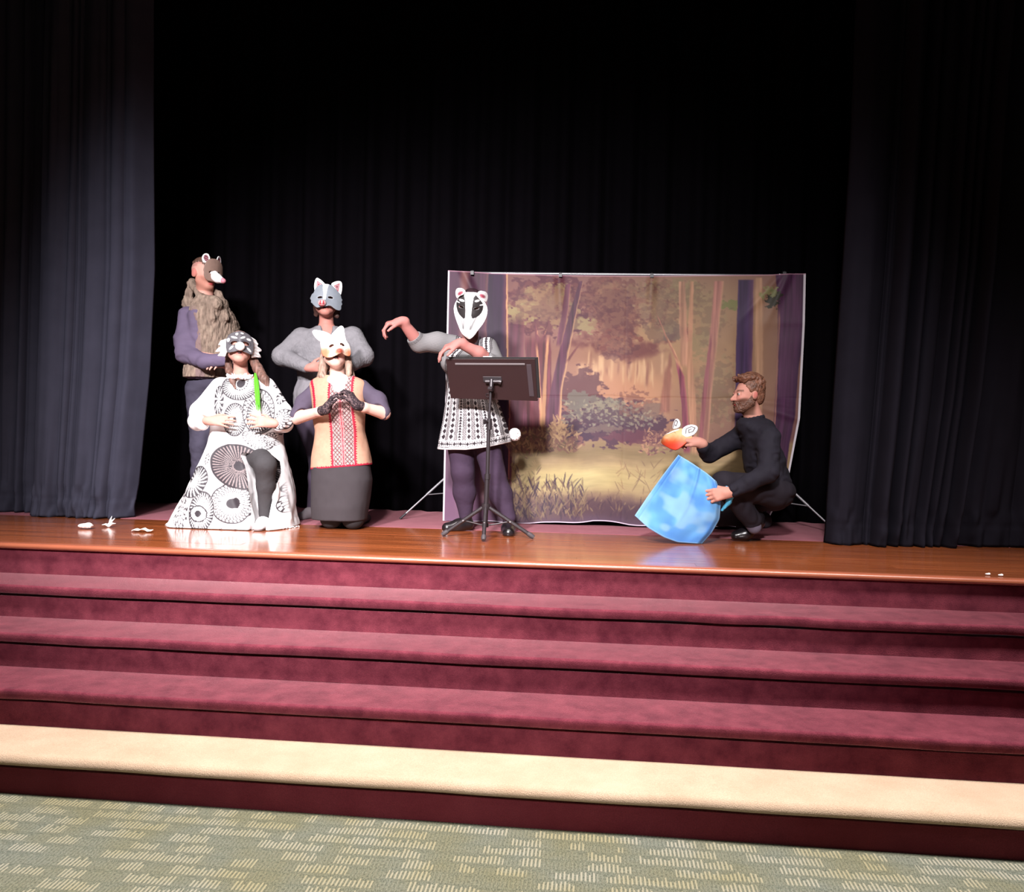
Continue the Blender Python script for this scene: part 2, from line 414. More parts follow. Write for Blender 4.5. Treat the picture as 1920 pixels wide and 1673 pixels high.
# hall floor
def hall_floor():
    m, nt, b = nmat('patterned_hall_carpet', 0.95, 0.1)
    N = nt.nodes; Lk = nt.links.new
    def mth(op, a, b_=None):
        n = N.new('ShaderNodeMath'); n.operation = op
        for i, v in enumerate((a, b_)):
            if v is None: continue
            if isinstance(v, (int, float)): n.inputs[i].default_value = v
            else: Lk(v, n.inputs[i])
        return n.outputs[0]
    tc = N.new('ShaderNodeTexCoord'); sp = N.new('ShaderNodeSeparateXYZ'); Lk(tc.outputs['Object'], sp.inputs[0])
    x, y = sp.outputs[0], sp.outputs[1]
    wob = N.new('ShaderNodeTexNoise'); wob.inputs['Scale'].default_value = 30; Lk(tc.outputs['Object'], wob.inputs['Vector'])
    yy = mth('ADD', y, mth('MULTIPLY', wob.outputs['Fac'], 0.012))
    row = mth('FLOOR', mth('DIVIDE', yy, 0.072)); fr = mth('FRACT', mth('DIVIDE', yy, 0.072))
    cb = N.new('ShaderNodeCombineXYZ'); Lk(mth('MULTIPLY', x, 6.5), cb.inputs[0]); Lk(mth('MULTIPLY', row, 3.71), cb.inputs[1])
    bl = N.new('ShaderNodeTexNoise'); bl.inputs['Scale'].default_value = 1.0; bl.inputs['Detail'].default_value = 0; Lk(cb.outputs[0], bl.inputs['Vector'])
    on = mth('GREATER_THAN', bl.outputs['Fac'], 0.465)
    dash = mth('GREATER_THAN', mth('SINE', mth('ADD', mth('MULTIPLY', x, 2 * math.pi / 0.0145), mth('MULTIPLY', row, 1.7))), 0.1)
    wn = N.new('ShaderNodeTexWhiteNoise'); wn.noise_dimensions = '2D'; c2 = N.new('ShaderNodeCombineXYZ'); Lk(mth('FLOOR', mth('DIVIDE', x, 0.0145)), c2.inputs[0]); Lk(row, c2.inputs[1]); Lk(c2.outputs[0], wn.inputs['Vector'])
    ln = mth('LESS_THAN', fr, mth('ADD', 0.6, mth('MULTIPLY', wn.outputs['Value'], 0.38)))
    fac = mth('MULTIPLY', mth('MULTIPLY', on, dash), mth('MULTIPLY', ln, mth('GREATER_THAN', fr, 0.12)))
    fac = mth('MAXIMUM', fac, mth('MULTIPLY', mth('MULTIPLY', dash, ln), 0.2))
    # base: green grey with blue and ochre patches
    big = N.new('ShaderNodeTexNoise'); big.inputs['Scale'].default_value = 3.2; big.inputs['Detail'].default_value = 4; Lk(tc.outputs['Object'], big.inputs['Vector'])
    r = N.new('ShaderNodeValToRGB'); e = r.color_ramp.elements; e[0].position = 0.34; e[0].color = (0.120, 0.118, 0.074, 1); e[1].position = 0.66; e[1].color = (0.113, 0.122, 0.096, 1)
    Lk(big.outputs['Fac'], r.inputs[0])
    fine = N.new('ShaderNodeTexNoise'); fine.inputs['Scale'].default_value = 170; fine.inputs['Detail'].default_value = 3; mp = N.new('ShaderNodeMapping'); mp.inputs['Scale'].default_value = (1.6, 0.5, 1); Lk(tc.outputs['Object'], mp.inputs[0]); Lk(mp.outputs[0], fine.inputs['Vector'])
    mul = N.new('ShaderNodeMix'); mul.data_type = 'RGBA'; mul.blend_type = 'MULTIPLY'; mul.inputs[0].default_value = 0.85; Lk(r.outputs[0], mul.inputs[6])
    fr2 = N.new('ShaderNodeValToRGB'); fr2.color_ramp.elements[0].position = 0.36; fr2.color_ramp.elements[0].color = (0.45, 0.45, 0.45, 1); fr2.color_ramp.elements[1].position = 0.6; fr2.color_ramp.elements[1].color = (1.1, 1.1, 1.1, 1)
    Lk(fine.outputs['Fac'], fr2.inputs[0]); Lk(fr2.outputs[0], mul.inputs[7])
    tan = N.new('ShaderNodeValToRGB'); tan.color_ramp.elements[0].color = (0.215, 0.19, 0.112, 1); tan.color_ramp.elements[1].color = (0.235, 0.22, 0.168, 1); tan.color_ramp.elements[0].position = .38; tan.color_ramp.elements[1].position = .62; Lk(big.outputs['Fac'], tan.inputs[0])
    mx = N.new('ShaderNodeMix'); mx.data_type = 'RGBA'; Lk(fac, mx.inputs[0]); Lk(mul.outputs[2], mx.inputs[6]); Lk(tan.outputs[0], mx.inputs[7])
    Lk(mx.outputs[2], b.inputs['Base Color'])
    bp = N.new('ShaderNodeBump'); bp.inputs['Strength'].default_value = 0.6; bp.inputs['Distance'].default_value = 0.004; Lk(mth('ADD', fine.outputs['Fac'], mth('MULTIPLY', fac, 0.5)), bp.inputs['Height']); Lk(bp.outputs[0], b.inputs['Normal'])
    g = MB(); z = -5 * RISE; g.box((XL - .2, -9, z - 0.1), (XR + .2, -4 * RUN + 0.05, z))
    props(g.build('floor', m, None, (0, -3, z)), 'grey green hall carpet woven with tan dashes in front of the steps', 'floor', None, 'structure')
hall_floor()
# stairs
st = empty('stage_stairs', (0, -0.6, -5 * RISE), 'wide maroon carpeted steps up to the stage, the lowest tread tan', 'stairs', None, 'structure')
for k in range(5):                                # k = 0 is the top riser
    yf = -k * RUN; zt = -k * RISE; zb = zt - RISE
    strip_profile('riser', [(yf, zb), (yf, zt - (0.062 if k else 0.034)), (yf + 0.05, zt - (0.062 if k else 0.034)), (yf + 0.05, zb)], XL, XR, M_MAROON_DARK if k == 4 else M_MAROON, st, 60, 0.0008, 10 + k)
for k in range(1, 5):
    y1 = -(k - 1) * RUN + 0.004; yf = -k * RUN - 0.030; zt = -k * RISE; th = 0.046; R = 0.013 if k < 4 else 0.034
    pr = [(y1, zt), (yf + R, zt)]
    for a in range(1, 7):
        t = a / 6 * math.pi / 2; pr.append((yf + R - R * math.sin(t), zt - R + R * math.cos(t)))
    pr += [(yf + 0.002, zt - th + 0.006), (yf + 0.008, zt - th), (y1, zt - th)]
    t = strip_profile('tread', pr, XL, XR, M_TAN if k == 4 else M_MAROON, st, 110, 0.0016, 40 + k, True, range(1, len(pr) - 1))
    if k == 4: t['label'] = 'tan carpeted lowest tread'
# stage floor: boards
def wood_mat():
    m, nt, b = nmat('polished_stage_wood', 0.22, 0.55)
    b.inputs['Coat Weight'].default_value = 0.55; b.inputs['Coat Roughness'].default_value = 0.13
    N = nt.nodes; Lk = nt.links.new
    tc = N.new('ShaderNodeTexCoord'); mp = N.new('ShaderNodeMapping'); mp.inputs['Scale'].default_value = (1.3, 26, 26); oi = N.new('ShaderNodeObjectInfo')
    ad = N.new('ShaderNodeVectorMath'); ad.operation = 'ADD'; sc = N.new('ShaderNodeVectorMath'); sc.operation = 'SCALE'; cb = N.new('ShaderNodeCombineXYZ')
    Lk(oi.outputs['Random'], cb.inputs[0]); Lk(oi.outputs['Random'], cb.inputs[1]); Lk(cb.outputs[0], sc.inputs[0]); sc.inputs['Scale'].default_value = 37
    Lk(tc.outputs['Object'], mp.inputs[0]); Lk(mp.outputs[0], ad.inputs[0]); Lk(sc.outputs[0], ad.inputs[1])
    n = N.new('ShaderNodeTexNoise'); n.inputs['Scale'].default_value = 2.2; n.inputs['Detail'].default_value = 6; Lk(ad.outputs[0], n.inputs['Vector'])
    r = N.new('ShaderNodeValToRGB'); e = r.color_ramp.elements; e[0].position = 0.3; e[0].color = (0.20, 0.044, 0.014, 1); e[1].position = 0.72; e[1].color = (0.36, 0.105, 0.034, 1)
    Lk(n.outputs['Fac'], r.inputs[0])
    hs = N.new('ShaderNodeHueSaturation'); mr = N.new('ShaderNodeMapRange'); mr.inputs['To Min'].default_value = 0.82; mr.inputs['To Max'].default_value = 1.18; Lk(oi.outputs['Random'], mr.inputs['Value']); Lk(mr.outputs[0], hs.inputs['Value']); Lk(r.outputs[0], hs.inputs['Color'])
    Lk(hs.outputs[0], b.inputs['Base Color'])
    bp = N.new('ShaderNodeBump'); bp.inputs['Strength'].default_value = 0.05; bp.inputs['Distance'].default_value = 0.002; Lk(n.outputs['Fac'], bp.inputs['Height']); Lk(bp.outputs[0], b.inputs['Normal'])
    return m
M_WOOD = wood_mat()
sf = empty('stage_floor', (0, 0.6, -0.02), 'polished reddish wooden stage floor boards in front of the black curtains', 'floor', None, 'structure')
base = MB(); base.box((XL, 0.01, -0.06), (XR, 3.2, -0.0225)); base.build('subfloor', flat('dark_subfloor', (0.05, 0.02, 0.012), 0.8), sf)
WB0 = 0.03; BW = 0.1; nrow = 13
rr = rnd(5); pm = {}
for r_ in range(nrow):
    x = XL - rr.rand() * 1.2; y0 = WB0 + r_ * (1.30 - WB0) / nrow; y1 = WB0 + (r_ + 1) * (1.30 - WB0) / nrow - 0.0012
    while x < XR:
        ln = rr.choice([1.2, 1.5, 1.8, 2.1]); a = max(x, XL); b_ = min(x + ln, XR) - 0.001
        if b_ - a > 0.05:
            key = (round(b_ - a, 4), r_)
            if key not in pm:
                g = MB(); g.box((-(b_ - a) / 2, -(y1 - y0) / 2, -0.02), ((b_ - a) / 2, (y1 - y0) / 2, 0.0)); p = g.build('plank', M_WOOD, None, (0, 0, 0)); pm[key] = p
            else:
                p = pm[key].copy(); COL.objects.link(p)
            p.parent = sf; p.location = ((a + b_) / 2, (y0 + y1) / 2 - 0.6, 0.02 + rr.randn() * 0.0002)
        x += ln
lip = [(0.028, 0.0), (-0.012, 0.0)]
for a in range(1, 9):
    t = a / 8 * math.pi; lip.append((-0.012 - 0.018 * math.sin(t), -0.016 + 0.016 * math.cos(t)))
lip += [(0.028, -0.032)]
strip_profile('edge_nosing', lip, XL, XR, flat('varnished_nosing', (0.27, 0.078, 0.040), 0.26, 0, 0.6, 0.15, 9), sf, 20, 0.0)
g = MB(); g.box((XL, 1.304, -0.022), (XR, 3.0, 0.002)); o = g.build('carpet_strip', M_PURPLE, sf); o['label'] = 'mauve carpet behind the boards'
# ------------------------------------------------------------------ curtains
def velvet(name, c):
    m, nt, b = nmat(name, 0.95, 0.03); b.inputs['Sheen Weight'].default_value = 0.0
    tc = nt.nodes.new('ShaderNodeTexCoord'); n = nt.nodes.new('ShaderNodeTexNoise'); n.inputs['Scale'].default_value = 7; n.inputs['Detail'].default_value = 5
    r = nt.nodes.new('ShaderNodeValToRGB'); r.color_ramp.elements[0].color = (*[q * 0.8 for q in c], 1); r.color_ramp.elements[1].color = (*[q * 1.15 for q in c], 1)
    nt.links.new(tc.outputs['Object'], n.inputs['Vector']); nt.links.new(n.outputs['Fac'], r.inputs[0]); nt.links.new(r.outputs[0], b.inputs['Base Color'])
    return m
M_VEL = velvet('charcoal_velvet', (0.038, 0.038, 0.056)); M_VEL_DIM = velvet('charcoal_velvet_shaded', (0.0125, 0.0112, 0.0165)); M_BACK = velvet('black_backing_cloth', (0.0022, 0.0017, 0.0026))  # right panels: same charcoal velvet, their weaker light painted in as a darker colour
def curtain(name, ledge, redge, Y, creases, amp, mat, label, ztop=5.6, curl=0.0, seed=1, nu=160, nv=60, hem=0.14, group=None):
    """ledge / redge: [(px, py)] down the two sides; creases: positions 0..1 across"""
    le = np.array([at_y(u, v, Y) for u, v in ledge]); re = np.array([at_y(u, v, Y) for u, v in redge])
    zs = np.concatenate([np.linspace(0.004, 0.25, 16), np.linspace(0.25, ztop, nv)[1:]])
    lx = np.interp(zs, le[::-1, 2], le[::-1, 0]); rx = np.interp(zs, re[::-1, 2], re[::-1, 0])
    s = np.linspace(0, 1, nu); cr = np.array([0] + list(creases) + [1.0]); r = rnd(seed)
    i = np.clip(np.searchsorted(cr, s, 'right') - 1, 0, len(cr) - 2); t = (s - cr[i]) / (cr[i + 1] - cr[i]); wd = (cr[i + 1] - cr[i])
    sk = r.uniform(0.7, 1.5, len(cr)); t = t ** sk[i]
    pleat = -np.sin(np.pi * t) ** 0.75 * amp * np.minimum(1, wd / 0.12) * r.uniform(0.6, 1.3, len(cr))[i]
    X = lx[:, None] + (rx - lx)[:, None] * s[None, :]
    fl = 0.75 + 0.25 * np.clip(1 - zs / 3, 0, 1)
    Yv = Y + pleat[None, :] * fl[:, None] + curl * sst(0.8, 1.0, s)[None, :]
    nz = noise2(len(zs), nu, 14, 26, seed + 3) - 0.5
    low = np.clip(1 - zs / 0.7, 0, 1)[:, None]
    Yv = Yv + nz * 0.05 * low + (noise2(len(zs), nu, 5, 18, seed + 9) - 0.5) * 0.025
    zz = np.broadcast_to(zs[:, None], X.shape).copy()
    zz[0] += 0.004 * np.sin(s * 40 + seed)
    hemv = np.exp(-((zs - hem) / 0.006) ** 2)[:, None] * 0.008; Yv = Yv + hemv
    V = np.stack([X, Yv, zz], -1).reshape(-1, 3); n = len(zs)
    I = (np.arange(n - 1)[:, None] * nu + np.arange(nu - 1)[None, :]).ravel()
    F = np.stack([I, I + 1, I + nu + 1, I + nu], 1)
    o = mesh_obj(name, V, F, mat, None, (X.mean(), Y, 0.0)); md = o.modifiers.new('thickness', 'SOLIDIFY'); md.thickness = 0.006; md.offset = 0
    return props(o, label, 'curtain', group)
curtain('stage_curtain', [(-140, 0), (-140, 962)], [(84, 0), (82, 300), (76, 600), (66, 963)], 1.50, [0.12, 0.3, 0.42, 0.6, 0.7, 0.83, 0.92], 0.10, M_VEL, 'charcoal stage curtain at the far left edge, set behind the front left panel', seed=4)
curtain('stage_curtain', [(86, 0), (80, 300), (72, 600), (60, 969)], [(272, 0), (274, 500), (264, 700), (243, 900), (235, 973)], 1.28, [0.26, 0.345, 0.40, 0.63, 0.68, 0.8], 0.055, M_VEL, 'charcoal stage curtain panel hanging at front left beside the man in the fur vest', curl=0.12, seed=8)
curtain('stage_curtain', [(1605, 0), (1595, 250), (1580, 500), (1562, 750), (1545, 1017)], [(1900, 0), (1885, 170), (1860, 500), (1832, 750), (1786, 1024)], 1.24, [0.29, 0.325, 0.46, 0.56, 0.68, 0.76, 0.83, 0.9], 0.14, M_VEL_DIM, 'black pleated stage curtain at front right beside the crouching man', seed=12)
curtain('stage_curtain', [(1893, 0), (1878, 170), (1853, 500), (1822, 750), (1776, 1025)], [(2120, 0), (2100, 1030)], 1.33, [0.35, 0.6, 0.8], 0.06, M_VEL_DIM, 'black stage curtain cut off by the right edge of the picture', seed=17)
def back_curtain():
    nu = 420; s = np.linspace(-5.1, 4.1, nu); zs = np.linspace(0.004, 5.8, 14)
    y = 2.50 + 0.045 * np.sin(s * 21 + 1.5 * np.sin(s * 3.1)) + 0.02 * np.sin(s * 47)
    X, Z = np.meshgrid(s, zs); Yv = np.broadcast_to(y, X.shape)
    V = np.stack([X, Yv, Z], -1).reshape(-1, 3); I = (np.arange(13)[:, None] * nu + np.arange(nu - 1)[None, :]).ravel()
    o = mesh_obj('back_curtain', V, np.stack([I, I + 1, I + nu + 1, I + nu], 1), M_BACK, None, (0, 2.5, 0)); md = o.modifiers.new('thickness', 'SOLIDIFY'); md.thickness = 0.006; md.offset = 1
    props(o, 'black back curtain across the whole rear of the stage', 'curtain')
back_curtain()
# dark shell of the stage house and the hall
M_DARK = flat('dark_paint', (0.010, 0.009, 0.011), 0.9)
def wall(name, lo, hi, mat, label):
    g = MB(); g.box(lo, hi); props(g.build(name, mat), label, 'wall' if 'wall' in name else 'ceiling', None, 'structure')
wall('wall_back', (-5.4, 3.2, -0.06), (4.4, 3.3, 6.2), M_DARK, 'dark rear wall of the stage behind the back curtain')
wall('ceiling', (-5.4, -9.0, 6.2), (4.4, 3.3, 6.3), M_DARK, 'dark ceiling over the stage')
wall('wall_left', (XL - 0.2, -9.0, -0.85), (XL, 3.2, 6.2), M_DARK, 'dark side wall beyond the left curtains')
wall('wall_right', (XR, -9.0, -0.85), (XR + 0.2, 3.2, 6.2), M_DARK, 'dark side wall beyond the right curtains')
# ------------------------------------------------------------------ painted forest backdrop
def paint_forest(W, H):
    """the print, in the 1920x1413 frame of a close view: x 50..1845, y 45..1320"""
    X = np.linspace(50, 1845, W)[None, :] + np.zeros((H, 1)); Y = np.linspace(45, 1320, H)[:, None] + np.zeros((1, W))
    def nz(sx, sy, seed, o=4):
        t = 0; a = 1; n = 0
        for i in range(o):
            t = t + a * noise2(H, W, 1275 / sy * 2 ** i, 1795 / sx * 2 ** i, seed + i); n += a; a *= 0.55
        return t / n
    n1, n2, n3 = nz(300, 300, 1), nz(90, 90, 11), nz(40, 40, 21)
    wx = X + (n2 - 0.5) * 34 + (n3 - 0.5) * 14; wy = Y + (nz(90, 90, 31) - 0.5) * 34 + (nz(36, 36, 41) - 0.5) * 14
    I = np.zeros((H, W, 3))
    def mixc(m, c):
        nonlocal I
        I = I * (1 - m[..., None]) + np.asarray(c, float) * m[..., None]
    # sky glow and air
    I[:] = (122, 84, 84)
    g = np.exp(-(((X - 1060) / 470) ** 2 + ((Y - 520) / 360) ** 2)); mixc(np.clip(g * 1.05, 0, 1), (176, 136, 106))
    g = np.exp(-(((X - 1000) / 250) ** 2 + ((Y - 640) / 120) ** 2)); mixc(g * 0.85, (192, 140, 112))
    g = np.exp(-(((X - 1480) / 330) ** 2 + ((Y - 420) / 420) ** 2)); mixc(g * 0.75, (170, 140, 102))
    g = np.exp(-(((X - 1180) / 330) ** 2 + ((Y - 170) / 130) ** 2)); mixc(g * 0.8, (150, 128, 98)); g = np.exp(-(((X - 1130) / 170) ** 2 + ((Y - 330) / 120) ** 2)); mixc(g * 0.8, (168, 136, 102))
    mixc(sst(0.42, 0.66, n1) * 0.25, (120, 84, 74))
    # bright far stems
    r = rnd(3)
    for i in range(46):
        x0 = r.uniform(700, 1190); w = r.uniform(3, 11); y0 = r.uniform(410, 520); y1 = r.uniform(560, 640)
        m = np.exp(-((X + (n3 - .5) * 5 - x0 - (Y - 500) * r.uniform(-.08, .08)) / w) ** 2) * sst(y0, y0 + 40, Y) * (1 - sst(y1 - 40, y1, Y))
        mixc(m * 0.6, (208, 172, 134) if r.rand() < .7 else (140, 96, 84))
    # soft hill band of dark leaves above the glow
    b = 1 - sst(18, 62, np.abs(wy - (455 - 0.42 * np.abs(X - 930) * np.where(X > 930, .75, .9)))); mixc(b * sst(0.36, 0.56, n2) * np.where((X > 650) & (X < 1280), 0.9, 0), (112, 66, 66))
    # foliage masses (cx, cy, rx, ry, colour, amount)
    def leaves(cx, cy, rx, ry, c, a=0.9, th=0.5, seed=0, sc=34):
        d = ((wx - cx) / rx) ** 2 + ((wy - cy) / ry) ** 2
        q = nz(sc, sc * .75, 100 + seed, 3); m = sst(th - 0.06, th + 0.06, q + 0.42 * (0.75 - d)) * (d < 2.4); mixc(m * a, c)
    leaves(560, 190, 260, 150, (92, 50, 62), .9, .42, 1); leaves(880, 240, 130, 170, (112, 68, 66), .75, .47, 2); leaves(850, 130, 170, 90, (108, 66, 66), .65, .49, 3)
    leaves(1080, 120, 180, 70, (128, 100, 82), .8, .5, 4); leaves(900, 380, 120, 70, (120, 70, 66), .8, .5, 5)
    leaves(560, 200, 150, 120, (146, 126, 92), .9, .53, 6, 30); leaves(430, 230, 90, 70, (150, 134, 96), .95, .5, 7, 26); leaves(610, 150, 70, 70, (158, 146, 98), .9, .5, 8, 24)
    leaves(730, 300, 80, 50, (150, 132, 98), .95, .48, 9, 24); leaves(1180, 130, 150, 80, (132, 116, 88), .7, .55, 10, 30); leaves(1110, 320, 110, 80, (118, 92, 80), .6, .55, 11)
    leaves(1190, 330, 60, 60, (112, 94, 86), .7, .52, 12); leaves(1480, 195, 90, 28, (122, 122, 78), .9, .5, 13, 26); leaves(1330, 400, 80, 110, (136, 124, 92), .5, .55, 14)
    leaves(850, 120, 70, 50, (140, 116, 92), .6, .55, 15, 24)
    for i, (cx, cy, rx, ry) in enumerate(((880, 220, 150, 170), (850, 140, 170, 100), (560, 190, 230, 150), (1090, 180, 150, 130), (900, 400, 130, 80))):
        leaves(cx, cy, rx, ry, (132, 88, 78), .40, .60, 60 + i, 34); leaves(cx + 20, cy + 20, rx, ry, (84, 48, 58), .40, .61, 70 + i, 40); leaves(cx, cy, rx * .9, ry * .9, (152, 118, 92), .32, .66, 80 + i, 22)
    for i, (cx, cy, rx, ry) in enumerate(((1120, 200, 130, 150), (1260, 140, 110, 90), (1360, 260, 120, 160), (1400, 620, 130, 200))):
        leaves(cx, cy, rx, ry, (150, 130, 98), .45, .62, 90 + i, 34); leaves(cx + 10, cy + 10, rx, ry, (112, 88, 76), .35, .64, 95 + i, 28)
    # ground
    gy = 905 + 18 * np.sin(X / 170)
    gm = sst(gy - 14, gy + 26, wy); gcol = np.zeros((H, W, 3)); gcol[:] = (150, 124, 96)
    def gm2(cx, cy, rx, ry, c, a):
        m = np.exp(-(((wx - cx) / rx) ** 2 + ((wy - cy) / ry) ** 2)) * a; return m[..., None], np.asarray(c, float)
    for args in ((820, 1080, 400, 70, (192, 172, 122), 1.0), (640, 1110, 260, 60, (182, 168, 118), .8), (1340, 1060, 330, 90, (186, 166, 120), .9), (850, 960, 420, 36, (140, 120, 88), .9), (1650, 900, 160, 200, (170, 148, 104), .7), (450, 1000, 80, 90, (128, 116, 84), .7)):
        m, c = gm2(*args); gcol = gcol * (1 - m) + c * m
    gcol = gcol * (0.93 + 0.16 * (nz(120, 12, 61) - 0.2)[..., None])
    I = I * (1 - gm[..., None]) + gcol * gm[..., None]
    # bushes of the middle distance
    leaves(880, 800, 270, 110, (84, 54, 72), .95, .36, 20); leaves(730, 650, 130, 120, (96, 62, 70), .8, .46, 21); leaves(690, 850, 110, 50, (72, 46, 68), .95, .34, 22); leaves(1000, 870, 130, 40, (104, 62, 76), .9, .38, 23)
    leaves(800, 740, 170, 70, (112, 104, 96), .85, .56, 24, 22); leaves(930, 770, 150, 60, (122, 110, 98), .8, .57, 25, 20); leaves(860, 750, 200, 70, (146, 136, 114), .7, .64, 33, 15); leaves(880, 790, 230, 80, (74, 48, 66), .7, .63, 34, 18); leaves(1000, 700, 120, 90, (124, 84, 78), .6, .6, 35, 22); leaves(720, 690, 70, 50, (116, 108, 100), .9, .52, 26, 24); leaves(1090, 740, 70, 55, (128, 104, 94), .8, .5, 27, 22); leaves(860, 840, 150, 26, (130, 116, 100), .6, .56, 28, 22)
    # trunks
    def trunk(pts, c, edge=None, a=1.0, soft=5, streak=0.25, seed=0):
        """pts (x, y, halfwidth) from top to bottom"""
        p = np.array(pts, float); cx = np.interp(Y, p[:, 1], p[:, 0]); hw = np.interp(Y, p[:, 1], p[:, 2]); d = (X + (n3 - .5) * 6 - cx) / hw
        m = (1 - sst(1 - soft / np.maximum(hw, 6), 1.0, np.abs(d))) * (sst(p[0, 1] - 4, p[0, 1] + (70 if p[0, 1] > 150 else 4), Y)) * (1 - sst(p[-1, 1] - 30, p[-1, 1] + 2, Y)) * a
        cc = np.asarray(c, float)[None, None] * (1 + streak * (nz(14, 260, 300 + seed, 3) - 0.5)[..., None] * 2)
        if edge is not None:
            e = np.clip((d - edge[1]) * edge[2], 0, 1)[..., None]; cc = cc * (1 - e) + np.asarray(edge[0], float) * e
        nonlocal I
        I = I * (1 - m[..., None]) + cc * m[..., None]
    trunk([(70, 45, 60), (60, 1320, 70)], (76, 45, 69), None, .9, 30, .2, 1)
    trunk([(200, 45, 60), (180, 1320, 70)], (72, 40, 62), None, .9, 30, .25, 2)
    trunk([(395, 250, 50), (400, 520, 46), (430, 900, 60)], (92, 48, 66), ((138, 84, 84), .2, .8), .85, 12, .3, 3)
    trunk([(300, 45, 52), (300, 320, 55), (320, 620, 66), (330, 900, 66), (350, 1290, 40)], (58, 34, 62), ((112, 62, 74), .45, 2.2), 1, 7, .25, 4)
    trunk([(345, 45, 5), (352, 320, 6), (362, 600, 5)], (196, 152, 112), None, .9, 3, .2, 5)
    trunk([(372, 620, 4), (378, 1280, 3)], (190, 120, 104), None, .8, 2, .2, 6)
    trunk([(505, 340, 70), (520, 600, 66), (530, 850, 76)], (104, 54, 64), None, .95, 10, .4, 7)
    trunk([(486, 250, 5), (496, 330, 8), (512, 400, 12)], (118, 70, 78), None, .9, 5, .3, 8); trunk([(572, 240, 5), (545, 330, 8), (528, 400, 12)], (112, 62, 72), None, .9, 5, .3, 28); trunk([(496, 300, 2), (506, 352, 4), (522, 366, 5)], (196, 146, 110), None, .8, 2, .2, 38); trunk([(556, 300, 2), (542, 352, 4), (526, 366, 5)], (196, 146, 110), None, .8, 2, .2, 39)
    trunk([(500, 380, 9), (520, 600, 8), (538, 850, 12)], (186, 138, 104), None, .9, 6, .3, 9)
    trunk([(562, 340, 9), (552, 480, 10), (540, 850, 16)], (196, 150, 108), None, .85, 6, .3, 10)
    trunk([(720, 75, 12), (690, 200, 18), (640, 440, 28), (606, 640, 32), (590, 850, 44)], (94, 56, 74), ((206, 166, 120), .5, 2.6), 1, 6, .4, 11)
    trunk([(655, 90, 16), (640, 250, 20), (612, 420, 16)], (100, 58, 74), ((160, 118, 96), .4, 2), .9, 6, .3, 12)
    trunk([(735, 370, 5), (690, 440, 8), (650, 500, 10)], (112, 68, 72), None, .9, 3, .2, 13)
    trunk([(450, 700, 12), (455, 850, 16)], (122, 72, 94), None, .7, 8, .3, 14)
    # right side stems
    trunk([(1135, 320, 4), (1190, 430, 8), (1235, 540, 14)], (200, 150, 118), None, .9, 4, .2, 15)
    trunk([(1225, 75, 20), (1235, 300, 22), (1250, 520, 26)], (176, 130, 108), None, .8, 8, .3, 16)
    trunk([(1275, 75, 12), (1270, 480, 18), (1290, 700, 22), (1305, 960, 18)], (196, 146, 116), None, .85, 8, .3, 17)
    trunk([(1200, 470, 6), (1232, 560, 17), (1252, 720, 18), (1268, 960, 20)], (128, 66, 84), ((176, 110, 104), .3, 1.6), .95, 5, .4, 18)
    trunk([(1090, 210, 3), (1160, 380, 5), (1215, 490, 8)], (156, 108, 92), None, .8, 3, .2, 19)
    trunk([(1165, 480, 20), (1150, 760, 34)], (150, 98, 86), None, .75, 14, .3, 20)
    trunk([(1410, 75, 28), (1395, 300, 26), (1362, 640, 28), (1345, 960, 30)], (166, 114, 104), ((200, 156, 122), .35, 1.5), .9, 10, .3, 21)
    trunk([(1380, 330, 8), (1350, 640, 14), (1330, 960, 12)], (132, 76, 86), None, .7, 6, .3, 22)
    trunk([(1545, 70, 42), (1545, 400, 46), (1545, 650, 44), (1545, 940, 42)], (70, 48, 82), ((108, 72, 98), .3, 1.5), 1, 8, .3, 23)
    trunk([(1610, 60, 22), (1618, 400, 26), (1630, 1000, 28)], (186, 146, 116), None, .8, 12, .2, 24)
    trunk([(1800, 45, 110), (1788, 200, 84), (1770, 500, 60), (1760, 900, 56), (1770, 1320, 80)], (86, 52, 80), ((62, 38, 66), .35, 1.2), 1, 8, .25, 25)
    trunk([(1716, 210, 6), (1716, 900, 5)], (186, 136, 112), None, .7, 4, .2, 26)
    leaves(1680, 170, 46, 50, (62, 60, 50), .95, .42, 40, 18); leaves(1660, 130, 40, 40, (140, 140, 96), .8, .52, 41, 18)
    # undergrowth: strokes
    def strokes(n, xr, yr, ln, wd, cols, ang, seed, a=0.9):
        nonlocal I
        r = rnd(seed); sx = W / 1795; sy = H / 1275
        for i in range(n):
            x0 = r.uniform(*xr); y0 = r.uniform(*yr); L = r.uniform(*ln); t = math.radians(r.uniform(*ang)); c = np.asarray(cols[r.randint(len(cols))], float); w_ = r.uniform(*wd); bend = r.uniform(-.5, .5)
            px0 = int((min(x0, x0 + L * math.cos(t)) - 50 - L * .5) * sx); px1 = int((max(x0, x0 + L * math.cos(t)) - 50 + L * .5) * sx) + 1
            py0 = int((y0 - L - 45 - 6) * sy); py1 = int((y0 - 45 + 6) * sy) + 1
            px0, px1 = max(px0, 0), min(px1, W); py0, py1 = max(py0, 0), min(py1, H)
            if px1 <= px0 or py1 <= py0: continue
            xx = X[py0:py1, px0:px1] - x0; yy = y0 - Y[py0:py1, px0:px1]; u = xx * math.cos(t) + yy * math.sin(t); v = -xx * math.sin(t) + yy * math.cos(t) - bend * (u / L) ** 2 * L * .4
            q = np.clip(u / L, 0, 1); ww = w_ * np.sin(np.pi * np.clip(q * .9 + .08, 0, 1)) + .3
            m = ((1 - sst(ww * .6, ww + 1.2, np.abs(v))) * (u > 0) * (u < L) * a)[..., None]
            I[py0:py1, px0:px1] = I[py0:py1, px0:px1] * (1 - m) + c * m
    leaves(560, 900, 190, 50, (132, 92, 84), .8, .46, 50, 20); leaves(430, 930, 60, 70, (126, 104, 84), .8, .46, 51, 20)
